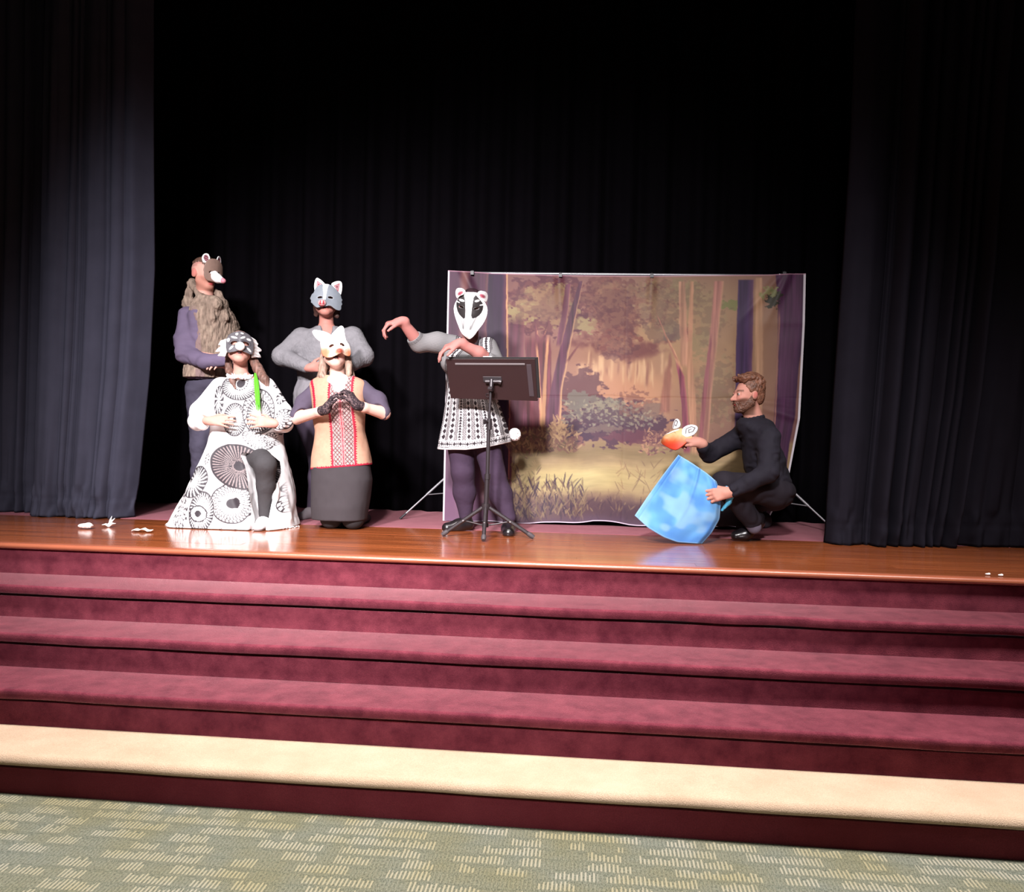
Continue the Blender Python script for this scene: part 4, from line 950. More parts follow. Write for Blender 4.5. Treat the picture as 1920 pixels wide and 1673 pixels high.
# ------------------------------------------------------------------ woman in the grey sweater (back)
def woman_grey_sweater():
    global LS
    LS = 1.8
    p = person('woman standing at back in a fuzzy grey sweater and grey mask with pig snout', 1.72, 605)
    q, R = p.q, p.root; pm = pxm(q(610, 600)); ho = q(611, 566, 0); HM = p.face(-3, 10, 0)
    f = Field(); head(f, ho, HM); f.cap(q(612, 590, .03), q(612, 625, .03), .052, .056, .03)
    f.loft([(p.zp(v), q(cx, v)[0], p.Y + .03, rx, ry) for v, cx, rx, ry in ((790, 606, .16, .1), (710, 606, .15, .1), (640, 611, .16, .09), (622, 611, .12, .07), (612, 611, .06, .05))], .03)
    aL = (q(563, 634, .02), q(529, 668, -.06), q(580, 690, -.25)); aR = (q(664, 632, .02), q(682, 668, -.05), q(652, 690, -.25))
    for a in (aL, aR): f.cap(a[0], a[1], .040, .034, .02); f.cap(a[1], a[2], .034, .026, .02)
    hand(f, q(580, 690, -.25), (1, -.15, .08), (-.1, .9, .2), (0, -.25, 1), (12, 22, 15), 5, .95); hand(f, q(650, 690, -.25), (-1, -.1, .08), (.1, .9, .2), (0, -.25, 1), (12, 22, 15), 5, .95)
    lg = [(q(578, 785, .02), p.qz(596, .45, .0), p.qz(586, .085, .0)), (q(640, 785, .02), p.qz(652, .45, .02), p.qz(664, .085, .03))]
    for a in lg: f.cap(a[0], a[1], .08, .05, .03); f.cap(a[1], a[2], .046, .032, .02)
    sdf('body', f, .0058, lambda P, N: face_color(loc(P, ho, HM), A(215, 145, 132), None, .006), vc('skin'), R); eyes(R, ho, HM)
    f = Field(); hair_cap(f, ho, HM); f.cap(ho + HM @ [.06, -.06, -.02], q(632, 592, .05), .04, .022, .03); f.cap(ho + HM @ [-.06, -.06, -.02], q(594, 590, .07), .035, .02, .03)
    sdf('hair', f, .005, noise_col(A(96, 66, 60), .3, 70, 2), vc('hair'), R, lambda P, N: .004 * fbm3(P * (1, 1, .3), 70, 2, 5))
    f = Field()
    f.loft([(p.zp(v), q(cx, v)[0], p.Y + .03, rx, ry) for v, cx, rx, ry in ((716, 606, .20, .15), (700, 606, .205, .15), (665, 609, .195, .145), (640, 611, .20, .125), (624, 612, .17, .10), (612, 612, .085, .075))], .03)
    for sh, a in ((q(566, 634, .03), aL), (q(661, 632, .03), aR)): f.cap(sh, a[1], .080, .070, .05); f.cap(a[1], a[2] + (a[1] - a[2]) * .12, .068, .046, .04)
    neck = Field(); neck.cap(q(612, 600, -.02), q(613, 620, -.07), .052, .040); f.carve(neck, .01)
    sdf('sweater', f, .005, noise_col(A(150, 147, 152), .10, 40, 3), vc('fur'), R, lambda P, N: .0018 * fbm3(P, 120, 2, 6) + .005 * fbm3(P, 8, 2, 2), 'fuzzy grey sweater')
    f = Field(); f.loft([(p.zp(v), q(cx, v)[0], p.Y + .03, rx, ry) for v, cx, rx, ry in ((776, 604, .215, .165), (740, 604, .225, .165), (712, 606, .195, .145), (700, 606, .18, .13))], .03)
    sdf('skirt', f, .006, noise_col(A(150, 146, 152), .08, 30, 3), vc('cloth'), R, wrinkle(.008, 9, 4, (1.5, 1.5, .6)), 'short pale grey skirt')
    f = Field()
    for a in lg: f.cap(a[0], a[1], .105, .068, .05); f.cap(a[1], a[1] * .6 + a[2] * .4 + (0, .02, 0), .066, .060, .03); f.cap(a[1] * .6 + a[2] * .4 + (0, .02, 0), a[2], .058, .042, .03)
    sdf('leggings', f, .006, noise_col(A(76, 64, 82), .1, 20, 5), vc('cloth'), R, None, 'dark mauve leggings')
    for a in lg: h_ = np.array([a[2][0] + .02, a[2][1] + .07, 0.0]); shoe('shoe', R, h_, h_ + np.array([-.07, -.235, 0]), vc('cloth'), A(150, 140, 146), .043, .08)
    # mask
    C = (690, 400); cs = math.cos(math.radians(10)); T = lambda pts: tr(pts, 500, 500, 6.4346, C, pm, cs)
    o = ho
    def H(x, z): return .116 - 4.2 * x * x - 3.0 * np.maximum(z - .02, 0) ** 2 + .018 * np.exp(-((x + .012) ** 2 + (z + .035) ** 2) / .0009)
    out = T([(585, 270), (640, 235), (700, 230), (760, 240), (840, 310), (872, 345), (876, 380), (892, 400), (878, 425), (892, 450), (876, 478), (880, 510), (868, 535), (830, 545), (800, 530), (750, 500), (700, 520), (640, 525), (600, 535), (560, 500), (540, 470), (520, 455), (526, 430), (508, 405), (520, 380), (530, 355), (556, 340), (560, 310)])
    stripe = Poly2D(T([(665, 232), (728, 236), (712, 300), (700, 380), (698, 440), (668, 440), (672, 360), (660, 290)]), .0015)
    def mc(P, N):
        x, z = P[:, 0], P[:, 2]; c = tint(np.tile(A(150, 158, 168), (len(P), 1)), P, .06, 40, 2); c = paint(c, 1 - sst(-.002, .002, stripe(x, z)), WHITE)
        for ex, ez in T([(632, 408), (752, 405)]): c = paint(c, .6 * ellm(x, z, ex, ez, .025, .014), A(185, 190, 196))
        return c
    e1, e2 = T([(632, 410), (752, 405)])
    mk = mask_piece('mask', R, o, HM, out, H, .0035, mc, .003, [(*e1, .018, .0075, 0), (*e2, .018, .0075, 0)], None, 'grey half mask with white forehead stripe', smooth=1)
    for eo, inn in (([(560, 310), (551, 230), (568, 158), (590, 146), (640, 188), (690, 240), (640, 252), (590, 292)], [(582, 282), (588, 188), (652, 240)]), ([(745, 228), (800, 182), (850, 158), (878, 168), (884, 240), (868, 342), (830, 322), (790, 262)], [(785, 240), (852, 188), (838, 306)])):
        inner = Poly2D(T(inn), .001); inner2 = np.array(T(inn)); cen = inner2.mean(0)
        def ec(P, N, inner=inner, cen=cen):
            x, z = P[:, 0], P[:, 2]; d = inner(x, z); c = np.tile(WHITE, (len(P), 1)); c = paint(c, (1 - sst(-.001, .001, d)), A(205, 95, 110)); c = paint(c, 1 - sst(-.006, -.0045, d), A(235, 205, 208)); return paint(c, 1 - sst(-.0105, -.009, d), A(170, 60, 82))
        mask_piece('ear', mk, o, HM, T(eo), lambda x, z: .100 - 1.8 * np.abs(x) ** 1.5 + 0 * z, .005, ec, .0024, label='white pointed ear with red lining')
    nx, nz_ = T([(658, 484)])[0]
    f = Field(); f.ell((nx, .130, nz_), (.030, .022, .026), .01)
    def nc(P, N):
        x, z = P[:, 0] - nx, P[:, 2] - nz_; c = np.tile(A(238, 190, 190), (len(P), 1))
        for sx in (-1, 1): c = paint(c, (np.abs(x - sx * .011) < .0065 - .25 * (z + .004)) * (np.abs(z) < .016) * 1.0, A(190, 60, 72))
        return paint(c, 1.0 * (z < -.019), A(215, 110, 115))
    sdf('snout', f, .0026, nc, vc('mask'), mk, None, 'pink pig snout with red nostrils', 1, (o, HM))
woman_grey_sweater()
# ------------------------------------------------------------------ kneeling woman in the printed robe (front left)
def sunburst(u, v, cx, cy, rx, ry, core, inner, n, dark=A(60, 56, 60), style=0, rot=0.0):
    """ink amount of one printed medallion at photo pixel (u, v)"""
    a = math.radians(rot); du, dv = u - cx, v - cy; x = (du * math.cos(a) + dv * math.sin(a)) / rx; y = (-du * math.sin(a) + dv * math.cos(a)) / ry
    r = np.hypot(x, y); th = np.arctan2(y, x)
    inside = r < 1
    tw = th + (.35 * (r - inner) if style != 2 else 0)
    sp = np.sin(tw * n)
    on = sst(inner - .03, inner + .03, r)
    if style == 0: t_ = np.interp(r, [inner, 1], [.45, -.9]); ink = sst(t_ - .35, t_ + .35, sp) * on       # rays fattening outwards
    elif style == 1:                                                                          # rings of petals
        k = (r - inner) / (1 - inner) * 3; ring = np.floor(k); fr = k - ring; sp = np.sin(tw * n + ring * np.pi / 2)
        t_ = .58 + .3 * (fr > .84) + .35 * (fr < .06); ink = (1 - sst(t_ - .25, t_ + .25, np.abs(sp))) * on
    else: ink = sst(-.9, -.1, sp) * on                                                        # dense dark hatching
    ink = np.maximum(np.maximum(ink, sst(.90, .94, r)), 1 - sst(core - .03, core + .03, r) if core > 0 else 0); ins = 1 - sst(.98, 1.03, r)
    return ins, ink * ins
def woman_robe():
    global LS
    LS = 2.1
    p = person('woman on one knee at front left in a white robe with black sunburst prints', 1.24, 450)
    q, R = p.q, p.root; pm = pxm(q(450, 700)); ho = q(449, 652, 0); HM = p.face(2, 14, 2)
    f = Field(); head(f, ho, HM, s=.98); f.cap(q(451, 676, .03), q(452, 716, .04), .047, .052, .03)
    f.loft([(p.zp(v), q(cx, v)[0], p.Y + yo, rx, ry) for v, cx, rx, ry, yo in ((850, 458, .15, .1, .04), (780, 456, .13, .09, .04), (735, 454, .15, .08, .04), (718, 453, .12, .06, .04), (705, 452, .06, .05, .03))], .03)
    aL = (q(405, 724, .02), q(368, 782, -.06), q(391, 789, -.24)); aR = (q(503, 724, .02), q(540, 787, -.06), q(511, 794, -.24))
    for a in (aL, aR): f.cap(a[0], a[1], .038, .033, .02); f.cap(a[1], a[2], .033, .025, .02)
    hand(f, aL[2], (1, -.12, .02), (0, .8, -.4), (0, -.5, .8), (10, 14, 10), 6, .98); hand(f, aR[2], (-1, -.1, .10), (0, .9, -.3), (.1, -.3, 1), (8, 12, 10), 9, .98)
    kn, hp, an = q(497, 872, -.30), q(475, 845, .03), np.array([*p.qz(497, .0, -.24)[:2], .09])
    kr, hr, ar = p.qz(438, .075, -.10), q(440, 850, .04), p.qz(436, .06, .32)
    for a, b, r1, r2 in ((hp, kn, .06, .048), (kn, an, .044, .03), (hr, kr, .06, .048), (kr, ar, .044, .03)): f.cap(a, b, r1, r2, .02)
    sdf('body', f, .0056, lambda P, N: face_color(loc(P, ho, HM, .98), SKIN, None, .004), vc('skin'), R); eyes(R, ho, HM, s=.98)
    # leggings
    f = Field(); f.cap(hp, kn, .088, .070, .03); f.cap(kn, kn * .6 + an * .4 + (0, .01, 0), .068, .060, .03); f.cap(kn * .6 + an * .4 + (0, .01, 0), an + (0, 0, .01), .058, .042, .02); f.cap(hr, kr, .085, .065, .03); f.cap(kr, ar, .058, .040, .02); f.ell((hp + hr) / 2, (.17, .13, .11), .05)
    sdf('leggings', f, .005, noise_col(A(84, 81, 84), .05, 20, 3), vc('cloth'), R, wrinkle(.002, 20, 2), 'black leggings')
    h_ = np.array([an[0] - .005, an[1] + .07, 0]); shoe('shoe', R, h_, h_ + np.array([.01, -.235, 0]), vc('cloth'), (.8, .78, .78), .042, .085, label='white sneaker', sole=A(200, 185, 185))
    h_ = np.array([ar[0], ar[1] + .02, 0.0]); shoe('shoe', R, h_ + (0, .10, .0), h_ + np.array([-.01, -.12, 0]), vc('cloth'), (.8, .78, .78), .042, .085, label='white sneaker', sole=A(200, 185, 185))
    # robe
    poly = Poly2D(p.xz([(402, 714), (428, 706), (478, 706), (508, 716), (524, 760), (526, 815), (536, 860), (549, 910), (560, 965), (571, 1025), (333, 1025), (345, 960), (372, 905), (393, 850), (399, 812), (394, 765)]), .003, .08, 2)
    zt = p.zp(710)
    yc = lambda x, z: np.interp(z, [-.1, 0, .25, .5, .75, zt], [p.Y - .10, p.Y - .10, p.Y - .07, p.Y - .02, p.Y + .03, p.Y + .04]); T = lambda x, z: np.interp(z, [-.1, 0, .3, .55, .8, zt], [.30, .29, .24, .19, .145, .10])
    f = Field(); f.inflate(poly, yc, T, .13, .03)
    for pts, r in (((q(410, 726, .03), q(376, 772, -.03), q(371, 790, -.12)), (.058, .066, .064)), ((q(499, 726, .03), q(530, 775, -.03), q(533, 794, -.12)), (.058, .066, .062))):
        f.cap(pts[0], pts[1], r[0], r[1], .05); f.cap(pts[1], pts[2], r[1], r[2], .03)
    f.cap(q(371, 790, -.12), q(380, 794, -.20), .058, .048, .02); f.cap(q(533, 794, -.12), q(524, 797, -.20), .055, .046, .02)
    op = Field(); op.sheet(Poly2D(p.xz([(451, 848), (480, 853), (499, 848), (519, 874), (517, 930), (515, 1040), (489, 1040), (487, 960), (479, 912), (463, 872)], -.2), .003, .08, 1), lambda x, z: p.Y - .30 + 0 * x, .36, g=1.0); f.carve(op, .012)
    nk = Field(); nk.cap(q(452, 680, .03), q(452, 695, .02), .052, .052); f.carve(nk, .012)
    f.cut(lambda P: .003 - P[:, 2], .002)
    Z3 = lambda x, y: (300 + x / 4.647, 660 + y / 4.647)
    meds = [(655, 1315, 188, 178, .26, .42, 34, 1, 0), (392, 1390, 108, 182, .0, .42, 34, 0, 8), (330, 1130, 105, 150, 0, .1, 20, 0, 25), (215, 1395, 58, 150, 0, .05, 10, 1, 5), (712, 1000, 262, 190, .19, .22, 44, 2, 20), (668, 590, 102, 148, .17, .36, 34, 0, 0), (868, 520, 136, 200, .0, .40, 26, 1, 0), (868, 560, 100, 150, .0, .52, 30, 0, 0),
            (700, 290, 160, 135, .0, .48, 40, 0, 0), (706, 275, 62, 62, .62, .75, 16, 0, 0), (525, 425, 46, 130, 0, .05, 12, 0, 0), (1092, 590, 82, 92, 0, .12, 14, 1, 0), (850, 770, 130, 66, 0, .2, 20, 1, 30), (960, 760, 50, 60, 0, .1, 12, 1, 0), (1085, 1190, 70, 90, 0, .4, 22, 0, 0), (1075, 1310, 66, 110, 0, .1, 12, 1, 20), (1045, 925, 40, 46, 0, .1, 9, 1, 0), (990, 285, 22, 30, 0, .2, 7, 0, 0), (1040, 400, 34, 60, 0, .2, 9, 0, 0), (1220, 1490, 60, 60, 0, .1, 12, 0, 0), (620, 1560, 90, 40, .5, .8, 30, 0, 0), (430, 930, 22, 50, 0, .2, 8, 0, 20), (1120, 1090, 34, 44, 0, .1, 9, 1, 0), (590, 205, 40, 60, 0, .2, 14, 0, 0)]
    def rc(P, N):
        u, v = p.px(P, yc(0, P[:, 2]) - .8 * T(0, P[:, 2]) - p.Y); c = np.tile(np.array([.80, .78, .79]), (len(P), 1)); dark = A(76, 70, 76)
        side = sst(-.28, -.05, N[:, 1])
        for cx, cy, rx, ry, co, inn, n, stl, rot in meds:
            x, y = Z3(cx, cy); ins, ink = sunburst(u, v, x, y, rx / 4.647, ry / 4.647, co, inn, n / 2 if stl == 1 else n, style=stl, rot=rot)
            c = paint(c, ins, np.array([.80, .78, .79]) if stl != 2 else A(196, 176, 176)); c = paint(c, ink, dark)
        for cx, cy, r in ((685, 1310, 46), (366, 1405, 30), (1066, 1065, 40), (706, 990, 40)):
            x, y = Z3(cx, cy); m = (np.hypot(u - x, v - y) < r / 4.647).astype(float); c = paint(c, m, dark)
        x, y = Z3(368, 1405); rr_ = np.hypot(u - x, v - y) * 4.647; c = paint(c, ((rr_ > 62) & (rr_ < 74)) * 1.0, dark); c = paint(c, ((rr_ > 30) & (rr_ < 60)) * 1.0, np.array([.8, .78, .79]))
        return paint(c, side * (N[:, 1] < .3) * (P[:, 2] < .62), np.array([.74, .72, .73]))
    sdf('robe', f, .0048, rc, vc('print'), R, lambda P, N: (.010 * np.sin(fbm3(P * (1, 1, .35), 5, 2, 4) * 8) * sst(.75, .2, P[:, 2]) + .005 * fbm3(P, 12, 2, 7)) * np.clip((P[:, 2] - .01) / .05, 0, 1) , 'white robe printed with black sunbursts')
    # frayed collar and hem
    g = MB(); r = rnd(3)
    for i in range(150):
        t = r.rand() * 2 * math.pi; c = q(452, 708 + 4 * r.rand(), .02) + np.array([.072 * math.cos(t), .070 * math.sin(t) - .022, .004]); d = np.array([math.cos(t) * .6, math.sin(t) * .6, r.uniform(-.2, .9)]) * r.uniform(.018, .034); g.tube([c, c + d * .6, c + d], [.009, .007, .002], 6)
    g.build('collar_ruffle', flat('white_fringe', (.78, .76, .77), .8), R, None, True).__setitem__('kind', 'stuff')
    g = MB()
    for i in range(150):
        t = r.rand(); a = p.qz(333 + t * 237, .008, -.0); yy = p.Y - .10 - .26 * math.sqrt(max(0.02, 1 - (2 * t - 1) ** 2)); c = np.array([a[0], yy + r.uniform(.0, .05), .006]); d = np.array([r.uniform(-.02, .02), r.uniform(-.035, -.005), -.003]); g.tube([c, c + d * .5 + (0, 0, .002), c + d], [.004, .003, .001], 5)
    g.build('hem_fringe', flat('white_fringe', (.78, .76, .77), .8), R, None, True).__setitem__('kind', 'stuff')
    # hair with a green streak
    f = Field(); hair_cap(f, ho, HM, .98, .095, .076)
    f.chain([q(429, 668, .06), q(429, 694, .02), q(436, 714, -.05), q(441, 728, -.08)], [.026, .024, .020, .008], .03); f.chain([q(471, 668, .06), q(484, 692, .03), q(496, 712, -.02), q(506, 738, -.03)], [.026, .034, .030, .012], .03)
    sdf('hair', f, .0045, lambda P, N: tint(np.tile(A(150, 112, 100), (len(P), 1)), P * (1, 1, .15), .45, 70, 2), vc('hair'), R, lambda P, N: .004 * fbm3(P * (1, 1, .15), 80, 2, 5), 'long brown hair')
    g = MB(); r = rnd(5)
    for i in range(16):
        o_ = np.array([r.uniform(-.016, .016), r.uniform(-.012, .008), 0]); w_ = r.uniform(.6, 1.1); e_ = r.uniform(-6, 8)
        pts = [q(479, 700, -.05) + o_ * .4, q(482, 716, -.12) + o_ * w_, q(484, 738, -.155) + o_ * 1.1 * w_, q(486 + r.uniform(-1.5, 1.5), 764 + e_, -.185) + o_ * .8]
        g.tube(pts, [.002, .0052, .0052, .0016], 7)
    g.build('hair_streak', flat('green_hair', A(120, 235, 62), .5, 0, .3, .25, 60), R, None, True, 'bright green strands of hair')
    # mask
    C = (825, 1140); cs = math.cos(math.radians(14)); T = lambda pts: tr(pts, 300, 440, 5.575, C, pm, cs)
    def H(x, z): return .112 - 5.0 * x * x - 4.5 * np.maximum(z - .015, 0) ** 2 + .010 * np.exp(-(x / .02) ** 2)
    dome = T([(688, 1140), (690, 1085), (720, 1042), (780, 1016), (850, 1013), (910, 1033), (950, 1073), (967, 1130), (962, 1200), (952, 1250), (870, 1238), (825, 1225), (790, 1240), (708, 1250), (690, 1200)])
    marks = [(790, 1052, 13, 15, 0), (842, 1043, 15, 9, 0), (765, 1090, 32, 9, .35), (850, 1090, 26, 9, -.6), (710, 1112, 14, 20, 0), (910, 1098, 21, 11, .1), (742, 1196, 26, 9, -.8), (918, 1205, 26, 10, .7)]
    def mc(P, N):
        x, z = P[:, 0], P[:, 2]; c = tint(np.tile(A(116, 112, 118), (len(P), 1)), P, .05, 40, 2)
        for mx_, my, a, b, ro in marks:
            (X, Z), = T([(mx_, my)]); k = 5.575 * pm; c = paint(c, ellm(x, z, X, Z, a / k, b / k, -ro, .2), WHITE)
        for mx_, my in ((765, 1145), (885, 1147)):
            (X, Z), = T([(mx_, my)]); k = 5.575 * pm; c = paint(c, .9 * ellm(x, z, X, Z, 50 / k, 34 / k) * (1 - ellm(x, z, X, Z, 42 / k, 27 / k)), A(70, 66, 74))
        return c
    k = 5.575 * pm; (a1, a2), (b1, b2) = T([(765, 1147), (885, 1147)])
    mk = mask_piece('mask', R, ho, HM, dome, H, .0035, mc, .0028, [(a1, a2, 33 / k, 19 / k, .1), (b1, b2, 33 / k, 19 / k, -.1)], None, 'dark grey domed half mask with white dashes')
    for wg in ([(700, 1075), (640, 1080), (612, 1120), (640, 1138), (586, 1184), (640, 1202), (612, 1240), (690, 1262), (708, 1200)], [(930, 1042), (990, 1062), (1014, 1088), (1002, 1112), (1054, 1138), (1020, 1172), (1048, 1214), (992, 1240), (946, 1258), (948, 1150)]):
        mask_piece('feather_tuft', mk, ho, HM, T(wg), lambda x, z: .082 - 1.1 * (np.abs(x) - .05) + .006 * np.sin(z * 260), .007, lambda P, N: np.tile(WHITE, (len(P), 1)), .0026, smooth=0, label='white side tuft')
    (nx, nz_), = T([(826, 1190)]); f = Field(); f.ell((nx, .128, nz_), (.032, .028, .030), .01)
    sdf('nose', f, .003, lambda P, N: np.tile(WHITE, (len(P), 1)), vc('mask'), mk, None, 'round white nose', 1, (ho, HM))
woman_robe()
# ------------------------------------------------------------------ kneeling woman in the embroidered vest
def woman_vest():
    p = person('kneeling woman in beige vest with red embroidery, lace gloves and long eared white mask', 1.20, 640)
    q, R = p.q, p.root; pm = pxm(q(640, 750)); ho = q(628, 660, .0); HM = p.face(4, 14, 0)
    f = Field(); head(f, ho, HM); f.cap(q(632, 684, .03), q(633, 716, .03), .048, .056, .03)
    f.loft([(p.zp(v), q(cx, v)[0], p.Y + .02, rx, ry) for v, cx, rx, ry in ((885, 641, .15, .1), (800, 639, .13, .09), (745, 636, .14, .08), (724, 634, .13, .07), (712, 633, .06, .05))], .03)
    aL = (q(592, 732, .03), q(556, 784, -.06), q(600, 772, -.20)); aR = (q(680, 728, .03), q(720, 775, -.06), q(682, 764, -.20))
    for a in (aL, aR): f.cap(a[0], a[1], .038, .036, .02); f.cap(a[1], a[2], .044, .031, .02)
    # gloved hands belong to the body surface; the lace sits over them
    hl = (q(613, 766, -.245), (.42, -.10, .90), (.85, .30, -.25), (.1, -.95, .1)); hr_ = (q(667, 758, -.245), (-.48, -.10, .86), (-.85, .30, -.25), (-.1, -.95, .1))
    for a, hh in ((aL, hl), (aR, hr_)):
        f.cap(a[2], hh[0], .030, .024, .02); hand(f, *hh, curls=[(35, 55, 30)] * 4, spread=3, size=.86, tcurl=15, tang=35)
    kn = [p.qz(621, .064, -.07), p.qz(662, .064, -.07)]; hp = [q(618, 880, .02), q(664, 878, .02)]
    an = [np.array([kn[0][0] + .02, kn[0][1] + .30, .05]), np.array([kn[1][0] - .02, kn[1][1] + .30, .05])]
    for k_, h_, a_ in zip(kn, hp, an): f.cap(h_, k_, .07, .055, .03); f.cap(k_, a_, .045, .03, .02); f.cap(a_, a_ + (0, .12, -.015), .03, .022, .02)
    def bc(P, N):
        c = face_color(loc(P, ho, HM), A(248, 200, 184, 1.5), None, .007); return c
    sdf('body', f, .0050, bc, vc('skin'), R); eyes(R, ho, HM)
    # lace gloves
    for hh, a in ((hl, aL), (hr_, aR)):
        f = Field(); f.cap(a[2], hh[0], .034, .029, .02); hand(f, *hh, curls=[(35, 55, 30)] * 4, spread=3, size=.86, r=1.16, tcurl=15, tang=35)
        e = nrm(hh[0] - a[2])
        f.cut(lambda P, a=a, e=e: -((P - a[2]) @ e) - .002, .002)
        def gc(P, N): 
            n = fbm3(P, 150, 2, 3); c = np.tile(A(62, 50, 56), (len(P), 1)); return paint(c, sst(.15, .45, n) * .55, A(168, 138, 140))
        sdf('lace_glove', f, .003, gc, vc('cloth'), R, None, 'black lace glove')
    # blouse
    f = Field(); f.loft([(p.zp(v), q(cx, v)[0], p.Y + .02, rx, ry) for v, cx, rx, ry in ((850, 641, .16, .11), (800, 639, .14, .1), (745, 636, .155, .1), (722, 634, .15, .085), (712, 633, .08, .07))], .03)
    f.cap(q(592, 730, .03), q(571, 756, -.02), .050, .056, .04); f.cap(q(571, 756, -.02), aL[1] + (.008, 0, .016), .058, .052, .03); f.cap(q(680, 726, .03), q(706, 753, -.02), .050, .056, .04); f.cap(q(708, 750, -.02), aR[1] + (-.002, 0, .006), .060, .052, .03)
    for a, sgn in ((aL, 1), (aR, -1)):
        dd = nrm(a[2] - a[1]); c0 = a[1] + dd * .02
        ball = Field(); ball.cap(c0 + dd * .05, c0 + dd * .12, .055, .055); f.carve(ball, .006)
    sdf('blouse', f, .005, noise_col(A(104, 92, 112), .06, 14, 3), vc('cloth'), R, wrinkle(.005, 13, 5), 'grey mauve blouse')
    f = Field(); f.cap(q(626, 716, -.035), q(643, 716, -.035), .05, .05, .02); f.cap(q(634, 712, -.03), q(636, 727, -.085), .044, .044, .02)
    sdf('shirt_front', f, .005, np.array([.80, .77, .76]), vc('cloth'), R, None, 'white shirt front')
    # vest
    f = Field(); f.loft([(p.zp(v), q(cx, v)[0], p.Y + yo, rx, ry) for v, cx, rx, ry, yo in ((886, 641, .212, .158, .0), (860, 640.5, .202, .152, .0), (810, 638, .168, .130, .005), (775, 636.5, .178, .140, .0), (740, 634.5, .190, .132, .01), (722, 633, .202, .105, .02), (713, 632.5, .185, .085, .02), (705, 632, .11, .07, .02))], .03, 2.3)
    nk = Field(); nk.cap(q(633, 690, .02), q(636, 716, -.07), .05, .042); f.carve(nk, .012)
    hem = lambda P: (lambda u, v: (v - (881 - (u - 580) * .078)) / pm)(*p.px(P, -.125)); f.cut(hem, .002)
    def vcol(P, N):
        u, v = p.px(P, -.125); fr = N[:, 1] < .25
        base = tint(np.tile(A(228, 178, 150, 2.0), (len(P), 1)), P, .07, 60, 3); c = base; red = A(205, 40, 72)
        cx = 635 + (v - 715) * .075; d = u - cx; a = np.abs(d)
        band = (a < 20) & fr; c = paint(c, band * 1.0, A(240, 205, 200))
        # woven lattice
        bx = a - 10.5; la = (TRI(bx / 7 + v / 8.2) < .34) | (TRI(bx / 7 - v / 8.2) < .34); ck = ((np.abs(bx) < 7.2) & fr & la); c = paint(c, ck * .85, A(84, 52, 60))
        ck2 = (np.abs(bx) < 7.2) & fr & (TRI(v / 4.1) < .3) & (TRI(bx / 3.5) < .5); c = paint(c, ck2 * .6, A(200, 70, 90))
        for w0, w1 in ((0, 1.2), (2.2, 3.2), (18.2, 20)): c = paint(c, ((a > w0) & (a < w1) & fr) * .9, red)
        sc_ = (a > 20) & (a < 23.6 - 1.6 * (TRI(v / 4.6) > .5)) & fr; c = paint(c, sc_ * 1.0, red)
        for pts in (((574, 710), (582, 728), (586, 748), (586, 778)), ((681, 704), (678.5, 726), (678, 746), (678, 776))):
            dm = np.min([segd(u, v, pts[i], pts[i + 1]) for i in range(3)], 0); c = paint(c, (dm < 2.4 + .8 * (TRI(v / 4.4) > .5)) * 1.0 * (N[:, 1] < .6), red)
        h = 881 - (u - 580) * .078 - v; c = paint(c, (h < 3.2 + 1.0 * (TRI(u / 4.4) > .5)) * 1.0, red)
        return c
    sdf('embroidered_vest', f, .0036, vcol, vc('cloth'), R, lambda P, N: .006 * fbm3(P * (1, 1, .7), 10, 2, 7) * sst(.9, .75, P[:, 2]) * sst(p.zp(876), p.zp(858), P[:, 2]), 'beige vest with red scalloped trim and woven front bands')
    # skirt and tights
    f = Field(); f.loft([(p.zp(v), q(cx, v)[0], p.Y + yo, rx, ry) for v, cx, rx, ry, yo in ((974, 640, .182, .165, -.04), (950, 641, .19, .168, -.035), (900, 642, .205, .165, -.01), (870, 640.5, .195, .148, .0))], .03, 2.4)
    sdf('skirt', f, .005, noise_col(A(76, 69, 73), .05, 25, 3), vc('cloth'), R, wrinkle(.004, 8, 6, (1, 1, .6)), 'straight black skirt')
    f = Field()
    for k_, h_, a_ in zip(kn, hp, an): f.cap(k_ + (0, .07, .12), k_ + (0, .02, 0), .055, .062, .03); f.ell(k_ + (0, -.005, .0), (.072, .075, .064), .02); f.cap(k_ + (0, .05, 0), a_, .060, .042, .02); f.cap(a_, a_ + (0, .12, -.018), .04, .03, .02)
    f.cut(lambda P: .002 - P[:, 2], .002)
    sdf('tights', f, .0045, noise_col(A(62, 58, 60), .05, 25, 3), vc('cloth'), R, None, 'black tights')
    # hair
    f = Field(); hair_cap(f, ho, HM, 1, .095, .08)
    f.chain([q(607, 664, .03), q(605, 690, .0), q(604, 704, -.03), q(612, 714, -.05)], [.026, .026, .024, .009], .03); f.chain([q(650, 664, .03), q(654, 685, .0), q(654, 700, -.02), q(650, 711, -.05)], [.022, .022, .018, .007], .03); f.cap(q(608, 690, .06), q(598, 713, .06), .036, .022, .04); f.cap(q(652, 690, .06), q(661, 708, .05), .034, .020, .04)
    sdf('hair', f, .0045, lambda P, N: tint(np.tile(A(186, 154, 136), (len(P), 1)), P * (1, 1, .15), .45, 70, 2), vc('hair'), R, lambda P, N: .005 * fbm3(P * (1, 1, .15), 70, 2, 5), 'shoulder length blonde hair')
    # mask
    C = (805, 1000); cs = math.cos(math.radians(14)); T = lambda pts: tr(pts, 500, 500, 6.4346, C, pm, cs); k = 6.4346 * pm
    (nx, nz_), = T([(845, 1072)])
    def H(x, z): return .116 - 4.0 * x * x - .35 * np.maximum(z - .02, 0) + .030 * np.exp(-((x - nx) ** 2 / .0007 + (z - nz_ - .004) ** 2 / .0008)) + .010 * np.exp(-((x + .03) ** 2 + (z + .03) ** 2) / .0008)
